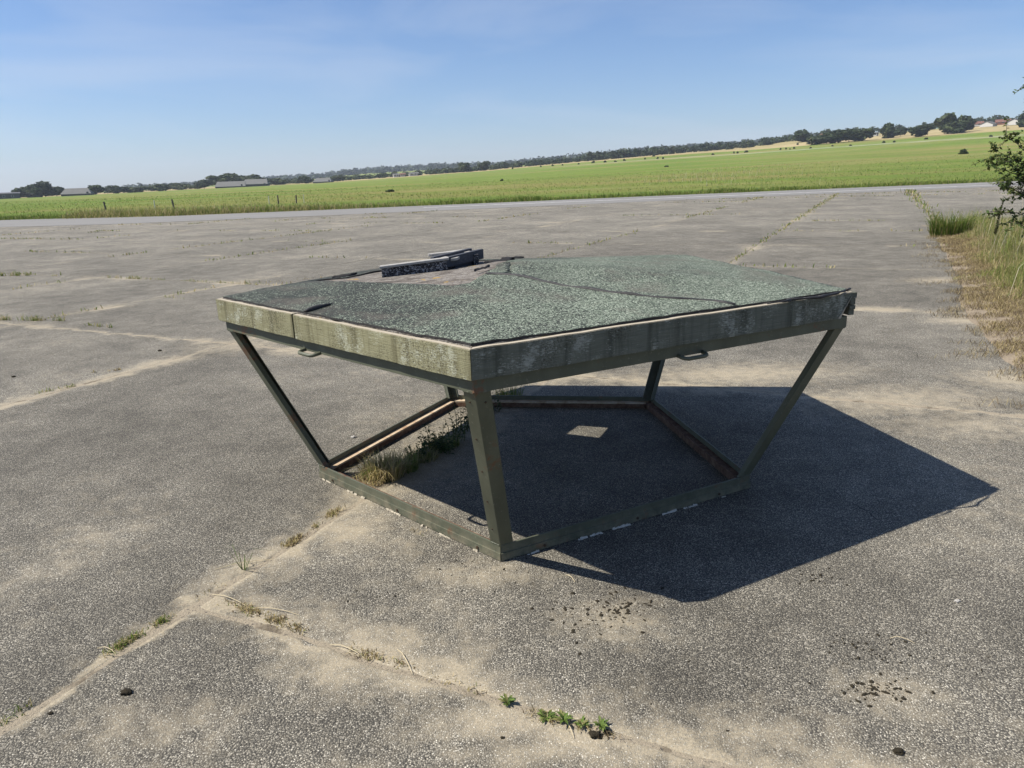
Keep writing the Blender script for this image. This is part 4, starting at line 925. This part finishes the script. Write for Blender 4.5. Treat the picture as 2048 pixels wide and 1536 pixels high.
def shrub():
    base = Vector((9.36, 11.9, .05)); root = empty('leafy_shrub', base); tag(root, 'leafy shrub with drooping branches reaching in at the right edge', 'shrub')
    rr = random.Random(21); tr = MB(); V = []; T = []; Cc = []
    tr.tube([(0, 0, 0), (.05, .02, .6), (-.05, .0, 1.3), (.1, .05, 2.1)], [.06, .05, .04, .02], 8); tr.build('trunk', M['bark'], root)
    br = MB(); tips = []
    # main branches: start on trunk, end point (local)
    ends = [(-1.78, -.15, 1.50), (-1.62, .1, 1.72), (-1.52, -.1, 1.16), (-1.35, .1, .78), (-1.05, 0, 1.95), (-1.25, .05, 2.72), (-.95, .3, 2.35), (-1.2, -.3, 1.35), (-.9, -.2, .9), (-1.0, .2, 1.6), (.9, .2, 1.6), (.6, -.6, 2.1), (.2, .8, 2.0), (1.2, .4, 1.1), (.4, -.9, 1.3), (-.2, .3, 2.7), (-1.15, .15, 1.05), (-1.70, .0, 1.62), (-1.45, .15, 1.95), (-1.40, -.15, 1.45), (-1.3, .05, 1.22), (-1.22, -.05, .62)]
    for e in ends:
        e = Vector(e); z_ = rr.uniform(.5, 1.4)*min(1, e.z/1.6); s_ = Vector((0, 0, z_)); m = s_.lerp(e, .5)+Vector((0, 0, .16)); pth = []
        for i in range(9):
            t_ = i/8; p = s_*(1-t_)**2+m*2*t_*(1-t_)+e*t_*t_; pth.append(p+Vector((rr.uniform(-.02, .02), rr.uniform(-.02, .02), rr.uniform(-.02, .02))))
        br.tube(pth, [.018-.0018*i for i in range(9)], 5)
        for i in range(3, 9):
            for _ in range(3 if i < 8 else 4):
                d = Vector((rr.gauss(0, 1), rr.gauss(0, 1), rr.gauss(.15, .7))).normalized(); d = (d+(e-s_).normalized()*.5).normalized(); L_ = rr.uniform(.12, .34); tw = [pth[i], pth[i]+d*L_*.5+Vector((0, 0, .02)), pth[i]+d*L_-Vector((0, 0, .03))]; br.tube(tw, [.005, .004, .002], 4, cap=False)
                for j in range(21):
                    t_ = rr.uniform(.1, 1.05); p = tw[0].lerp(tw[2], t_)+Vector((0, 0, .02)); az = Vector((rr.gauss(0, 1), rr.gauss(0, 1), rr.gauss(-.25, .6))).normalized(); ll = rr.uniform(.04, .075); sd = az.cross(Vector((rr.gauss(0, .4), rr.gauss(0, .4), 1))).normalized()*ll*.33; b = len(V)
                    V += [p, p+az*ll*.45-sd, p+az*ll*.45+sd, p+az*ll]; T += [(b, b+1, b+2), (b+1, b+3, b+2)]; Cc += [np.array(rr.choice(((.055, .09, .024), (.085, .125, .034), (.14, .165, .045))))*rr.uniform(.7, 1.3)]*4
    br.build('branches', M['bark'], root); link('leaves', np_mesh('leaves', np.array([tuple(v) for v in V]), np.array(T), np.array(Cc)), M['blades'], root)
shrub()

# ---------------------------------------------------------------- meadow posts, bushes
def post(px, ytop, ybot, wd, mat, lab, tilt=0):
    y = 60.0 if px < 400 else 66.0; u, s_ = us(px, ybot); x = u*y; z = terr(x, y); _, st_ = us(px, ytop); h = max(.5, EYE+st_*y-z)
    mb = MB(); mb.tube([(0, 0, -.1), (tilt*.5, 0, h*.5), (tilt, 0, h-.03), (tilt, 0, h)], [wd, wd*.97, wd*.95, wd*.7], 8)
    o = mb.build('fence_post', M[mat], smooth=False); o.location = (x, y, z); tag(o, lab, 'post', 'posts standing in the meadow grass')
post(213, 403, 426, .07, 'post_wood', 'leftmost dark wooden post in the tall meadow grass', -.06); post(310, 400, 417, .04, 'pale_post', 'slim pale post between the two dark left posts', .02); post(349, 398, 421, .07, 'post_wood', 'dark post right of the slim pale one', -.08)
post(538, 392, 402, .035, 'pale_post', 'short pale stake at the left of the second group'); post(557, 390, 407, .06, 'post_wood', 'upright dark post in the middle of the second group'); post(593, 390, 409, .06, 'post_wood', 'leaning dark post at the right of the second group', .05); post(608, 388, 402, .025, 'pale_post', 'thin pale stake, rightmost of the posts')
def crown_mesh(seed, n=900, lobes=9, q=.16, cs=((.024, .040, .014), (.038, .058, .02), (.055, .075, .024)), flat=1.0):
    rr = np.random.default_rng(seed); L_ = []
    for i in range(lobes):
        a = rr.uniform(0, 6.28); r_ = rr.uniform(0, .30); L_.append((math.cos(a)*r_, math.sin(a)*r_, rr.uniform(.16, .78), rr.uniform(.17, .30)))
    L_.append((0, 0, .5, .32))
    L_ = np.array(L_); k = rr.integers(0, len(L_), n); d = rr.normal(0, 1, (n, 3)); d /= np.linalg.norm(d, axis=1)[:, None]
    rad = L_[k, 3]*rr.uniform(.6, 1.08, n)**.6; c = L_[k, :3]+d*rad[:, None]*np.array([1, 1, .85*flat])
    c[:, 2] = np.maximum(c[:, 2], .04)
    a = rr.normal(0, 1, (n, 3)); a /= np.linalg.norm(a, axis=1)[:, None]; b = np.cross(a, d+rr.normal(0, .4, (n, 3))); b /= np.linalg.norm(b, axis=1)[:, None]; s = q*rr.uniform(.28, .75, n)[:, None]
    V = np.stack([c-a*s, c+b*s*.7, c+a*s, c-b*s*.7], 1).reshape(-1, 3); t_ = (np.arange(n)*4)[:, None]; T = np.concatenate([t_+[0, 1, 2], t_+[0, 2, 3]], 1).reshape(-1, 3)
    col = np.array(cs)[rr.integers(0, len(cs), len(L_))][k]*rr.uniform(.7, 1.3, (n, 1))
    return V, T, np.repeat(col, 4, 0)
CR = []
for k in range(6):
    me = np_mesh('crown', *crown_mesh(k+1, 1100)); me.materials.append(M['foliage']); CR.append(me)
TRK = MB().tube([(0, 0, -.03), (.01, 0, .2), (-.01, .01, .45), (0, 0, .62)], [.035, .028, .022, .01], 7); TRK.tube([(0, 0, .3), (.12, .03, .52)], [.016, .008], 5); TRK.tube([(0, 0, .34), (-.11, -.05, .56)], [.015, .007], 5)
trk_me = mesh('trunk', TRK.V, TRK.F, True); trk_me.materials.append(M['bark'])
BU = []
for k in range(3):
    me = np_mesh('foliage', *crown_mesh(k+31, 420, 6, .22)); me.materials.append(M['foliage']); BU.append(me)
def tree(px, pyb, pyt, wpx, dist, lab, group='trees beyond the meadow', kind=0, name='tree'):
    b = along(px, dist) if dist else at(px, pyb); dist = b.y; _, s0 = us(px, pyt); h = EYE+s0*dist-b.z; w = wpx/FPX*dist
    root = empty(name, b-Vector((0, 0, .2)), random.uniform(0, 6)); tag(root, lab, 'tree', group)
    t_ = link('trunk', trk_me, None, root); t_.scale = (h*.8, h*.8, h)
    c = link('crown', CR[kind % 6], None, root); c.scale = (w/.9, w/.9, h/.93)
T_ = tree
T_(38, 396, 374, 26, 440, 'small tree at the far left beside the dark building', kind=0); T_(80, 396, 362, 44, 430, 'tall rounded tree left of the first grey shed', kind=1); T_(112, 395, 371, 40, 440, 'lower tree touching the first grey shed', kind=2)
T_(60, 396, 372, 34, 445, 'dense tree left of the tall rounded tree', kind=5)
T_(189, 391, 370, 36, 440, 'bushy tree at the right end of the first grey shed', kind=3); T_(236, 387, 370, 36, 470, 'rounded tree in the gap right of the first shed', kind=4); T_(270, 384, 373, 44, 480, 'low wide tree beside the pale field gap', kind=5); T_(322, 381, 366, 30, 490, 'small tree right of the pale field gap', kind=0); T_(360, 378, 365, 44, 560, 'low tree left of the big dark clump', kind=1)
T_(408, 377, 357, 40, 520, 'leftmost tree of the big dark clump by the twin sheds', kind=2); T_(440, 375, 351, 46, 545, 'second tree of the dark clump behind the twin sheds', kind=3); T_(474, 373, 346, 50, 560, 'tallest tree of the dark clump behind the twin sheds', kind=4); T_(506, 371, 347, 46, 560, 'rightmost tree of the dark clump behind the twin sheds', kind=0)
T_(556, 369, 355, 40, 570, 'low tree right of the twin sheds', kind=5); T_(612, 366, 351, 30, 580, 'tree left of the lone grey shed', kind=1); T_(676, 362, 349, 30, 590, 'tree right of the lone grey shed', kind=2)
T_(930, 346, 325, 24, 600, 'dark upright tree standing above the middle wood', kind=3); T_(968, 343, 322, 22, 600, 'second dark upright tree of the middle wood', kind=4)
T_(1602, 277, 259, 40, 560, 'dark rounded tree on the crest left of the brown roofs', kind=1)
for i, (x, b, t_, w, lab) in enumerate(((1636, 285, 268, 40, 'leftmost shrubby tree of the thicket on the right slope'), (1664, 284, 259, 46, 'second tree of the thicket on the right slope'), (1694, 281, 256, 50, 'tallest tree of the thicket on the right slope'), (1722, 276, 258, 40, 'rightmost tree of the thicket on the right slope'))): T_(x, b, t_, w, 470, lab, kind=i)
T_(1770, 270, 245, 30, 480, 'dark tree left of the small round one on the hill', kind=5); T_(1796, 270, 252, 26, 500, 'small tree between the hill trees', kind=2); T_(1832, 270, 249, 40, 455, 'round bushy tree below the big pair on the hill', kind=4)
T_(1888, 263, 227, 46, 470, 'left tree of the big pair on the hill', kind=3); T_(1918, 262, 231, 40, 475, 'right tree of the big pair on the hill', kind=1); T_(1900, 264, 240, 40, 462, 'low tree in front of the big pair on the hill', kind=0)
T_(2046, 240, 210, 40, 470, 'dark tree cut by the right edge of the picture', kind=5)
# bushes dotted over the meadow
BS = [(779, 384, 18, 7), (1003, 362, 7, 4), (1025, 338, 4, 4), (1082, 334, 4, 4), (1106, 332, 6, 3), (1125, 331, 4, 3), (1157, 329, 4, 4), (1186, 326, 8, 4), (1210, 325, 7, 4), (1231, 324, 6, 4), (1249, 322, 6, 4), (1290, 319, 4, 4), (1307, 313, 6, 4), (1315, 318, 5, 4), (1326, 318, 5, 4),
      (1426, 310, 6, 5), (1468, 307, 4, 4), (1475, 307, 5, 4), (1492, 305, 8, 6), (1561, 300, 4, 4), (1572, 299, 4, 4), (1580, 299, 4, 3), (1588, 298, 5, 4), (1595, 290, 5, 4), (1621, 297, 5, 4), (1649, 287, 7, 4), (1665, 293, 5, 3), (1701, 292, 6, 4), (1767, 286, 7, 4), (1788, 285, 6, 4), (1852, 279, 8, 5), (1928, 308, 18, 9), (1982, 274, 8, 4), (1333, 334, 10, 4)]
for i, (px, py, w, h) in enumerate(BS):
    b = at(px, py); s_ = b.y/FPX; o = link('bush', BU[i % 3], None); hh = max(h*s_*1.7, .5); o.location = b-Vector((0, 0, hh*.42)); o.scale = (w*s_*1.25, w*s_*1.25, hh); o.rotation_euler = (0, 0, i)
    big = {0: 'dark bush alone in the green meadow left of the middle', 31: 'wide brownish bush in the meadow near the right edge', 1: 'small dark bush alone in the middle of the meadow', 33: 'greyish low bush in the meadow left of the dotted row'}
    tag(o, big.get(i, 'small dark bush dotted along the far side of the meadow'), 'bush', None if i in big else 'small bushes along the far side of the meadow')

# wood belts that read as one mass
def wood(name, items, label, n=26, q=.30, cs=((.022, .038, .015), (.034, .054, .02), (.05, .068, .024))):
    P = []
    protos = [crown_mesh(60+k, n, 4, q, cs) for k in range(5)]
    for i, (b, w, h) in enumerate(items):
        V, T, Cc = protos[i % 5]; a = random.uniform(0, 6.28); ca, sa = math.cos(a), math.sin(a)
        W = np.stack([(V[:, 0]*ca-V[:, 1]*sa)*w/.9+b.x, (V[:, 0]*sa+V[:, 1]*ca)*w/.9+b.y, V[:, 2]*h+b.z-h*.06], 1); P.append((W, T, Cc*random.uniform(.75, 1.25)))
    o = link(name, np_mesh(name, *cat(P)), M['foliage']); tag(o, label, 'wood', kind='stuff')
rr = random.Random(77)
def belt(px0, px1, n, d0, d1_, h0, h1):
    out = []
    for _ in range(n):
        px = rr.uniform(px0, px1); d_ = rr.uniform(d0, d1_); out.append((along(px, d_), rr.uniform(5, 10), rr.uniform(h0, h1)))
    return out
wood('wood_belt', belt(530, 1010, 190, 620, 760, 2.5, 5.5)+belt(0, 400, 70, 520, 700, 3, 5.5), 'long dark belt of trees along the far side of the meadow, left half', 70, .24)
wood('wood_belt', belt(1000, 1330, 160, 640, 800, 3, 6.5)+belt(1180, 1345, 50, 620, 650, 5, 8.5)+belt(1330, 1600, 140, 620, 760, 4, 7.5), 'long dark belt of trees along the far side of the meadow, right half', 70, .24)
wood('hill_wood', belt(1600, 2080, 110, 700, 900, 5, 8.5), 'line of trees on the crest behind the hill houses', 60, .26)
wood('far_wood', [(b, w*2.6, h) for b, w, h in belt(250, 1700, 1100, 1500, 2300, 8, 14)+belt(530, 900, 200, 2150, 2300, 12, 18)], 'blue distant wooded ridge on the horizon', 26, .36)

# ---------------------------------------------------------------- sheds and houses
def gable(name, px, dist, wpx, hw, hr, depth, rz, wall, roof, lab, cat_, group=None, windows=0, door=True, chimney=False, hip=0.0, sink=0.0):
    b = along(px, dist); w = wpx/FPX*dist; root = empty(name, b-Vector((0, 0, .1+sink)), rz-math.atan2(b.x, b.y)); tag(root, lab, cat_, group)
    x, y = w/2, depth/2; mb = MB()
    mb.prism([(-x, -y, 0), (-x, y, 0), (-x, y, hw), (-x, 0, hw+hr*.94 if hip == 0 else hw), (-x, -y, hw)], (w, 0, 0)); mb.build('wall', M[wall], root)
    ov, th = .35, .18; hx = x+ov
    for s_ in (-1, 1):
        y0 = s_*(y+ov); z0_ = hw-.25*hr/y*ov; e = [Vector((-hx, y0, hw-hr*ov/y+.12)), Vector((hx, y0, hw-hr*ov/y+.12)), Vector((hx-hip, 0, hw+hr+.12)), Vector((-hx+hip, 0, hw+hr+.12))]
        o = MB().prism(e, (0, 0, th)).build('roof_slope', M[roof], root)
    if hip:
        for s_ in (-1, 1): MB().prism([(s_*hx, -y-ov, hw-hr*ov/y+.1), (s_*hx, y+ov, hw-hr*ov/y+.1), (s_*(hx-hip), 0, hw+hr+.1)], (0, 0, th)).build('roof_slope', M[roof], root)
    if chimney: MB().box((x*.3, -.3, hw+hr*.8), (.6, 0, 0), (0, .6, 0), (0, 0, hr*.2+1.0)).build('chimney', M['wall_brick'], root)
    for i in range(windows):
        xx = -x+w*(i+.7)/(windows+.6); f = MB().box((xx-.55, -y-.05, .9), (1.1, 0, 0), (0, .06, 0), (0, 0, 1.2)).build('window', M['wall_white'], root); MB().box((xx-.45, -y-.08, 1.0), (.9, 0, 0), (0, .03, 0), (0, 0, 1.0)).build('pane', M['glass_dark'], f)
    if door: MB().box((x*.72, -y-.06, 0), (1.0, 0, 0), (0, .06, 0), (0, 0, 2.0)).build('door', M['wall_dark'], root)
gable('aircraft_shed', 154, 415, 50, .9, 2.8, 12, R(-8), 'wall_dark', 'roof_grey', 'low grey-roofed shed among the trees at the left', 'shed', 'grey sheds along the meadow', hip=2)
gable('aircraft_shed', 463, 500, 54, .7, 3.0, 14, R(-7), 'wall_dark', 'roof_grey', 'left one of the twin long grey-roofed sheds before the dark clump', 'shed', 'grey sheds along the meadow', hip=1)
gable('aircraft_shed', 513, 506, 44, 1.4, 3.0, 14, R(-7), 'wall_dark', 'roof_grey', 'right one of the twin long grey-roofed sheds before the dark clump', 'shed', 'grey sheds along the meadow', hip=1)
gable('aircraft_shed', 647, 545, 34, .7, 2.4, 12, R(-10), 'wall_dark', 'roof_grey', 'lone small grey-roofed shed right of the twin sheds', 'shed', 'grey sheds along the meadow', hip=2)
gable('dark_building', 8, 420, 50, 2.6, .6, 12, 0, 'wall_dark', 'roof_dark', 'long dark flat building at the left edge', 'building', windows=3)
gable('house', 2022, 520, 26, 1.7, 2.2, 9, R(75), 'wall_white', 'roof_dark', 'white gabled house highest on the hill at the right', 'house', 'houses on the hill', windows=3)
gable('house', 1968, 530, 20, 1.6, 1.7, 8, R(70), 'wall_white', 'roof_grey', 'pale gabled house left of the red roofed one on the hill', 'house', 'houses on the hill', windows=2)
gable('house', 1996, 550, 24, 1.6, 1.8, 8, R(5), 'wall_brick', 'roof_red', 'red roofed brick house between the two white ones', 'house', 'houses on the hill', windows=3, chimney=True)
gable('house', 1944, 560, 22, 1.5, 1.7, 8, R(4), 'wall_white', 'roof_red', 'leftmost house of the hill row, right of the big pair of trees', 'house', 'houses on the hill', windows=2)
gable('house', 1652, 590, 28, 1.4, 2.0, 9, R(-5), 'wall_brick', 'roof_red', 'brown roofed house on the crest right of the dark rounded tree', 'house', 'houses on the hill', windows=3, chimney=True)
gable('house', 1738, 560, 24, 2.0, .6, 8, R(0), 'wall_white', 'roof_grey', 'low white building just right of the thicket', 'house', 'houses on the hill', windows=3)
for i, (px, w, lab) in enumerate(((793, 12, 'leftmost of the tiny white houses before the middle wood'), (806, 10, 'second tiny white house before the middle wood'), (828, 18, 'rightmost tiny white house, longer than the others'))): gable('house', px, 606, w, 1.5, 1.0, 6, R(5), 'wall_white', 'roof_red' if i == 1 else 'roof_grey', lab, 'house', 'tiny houses before the middle wood', windows=2)
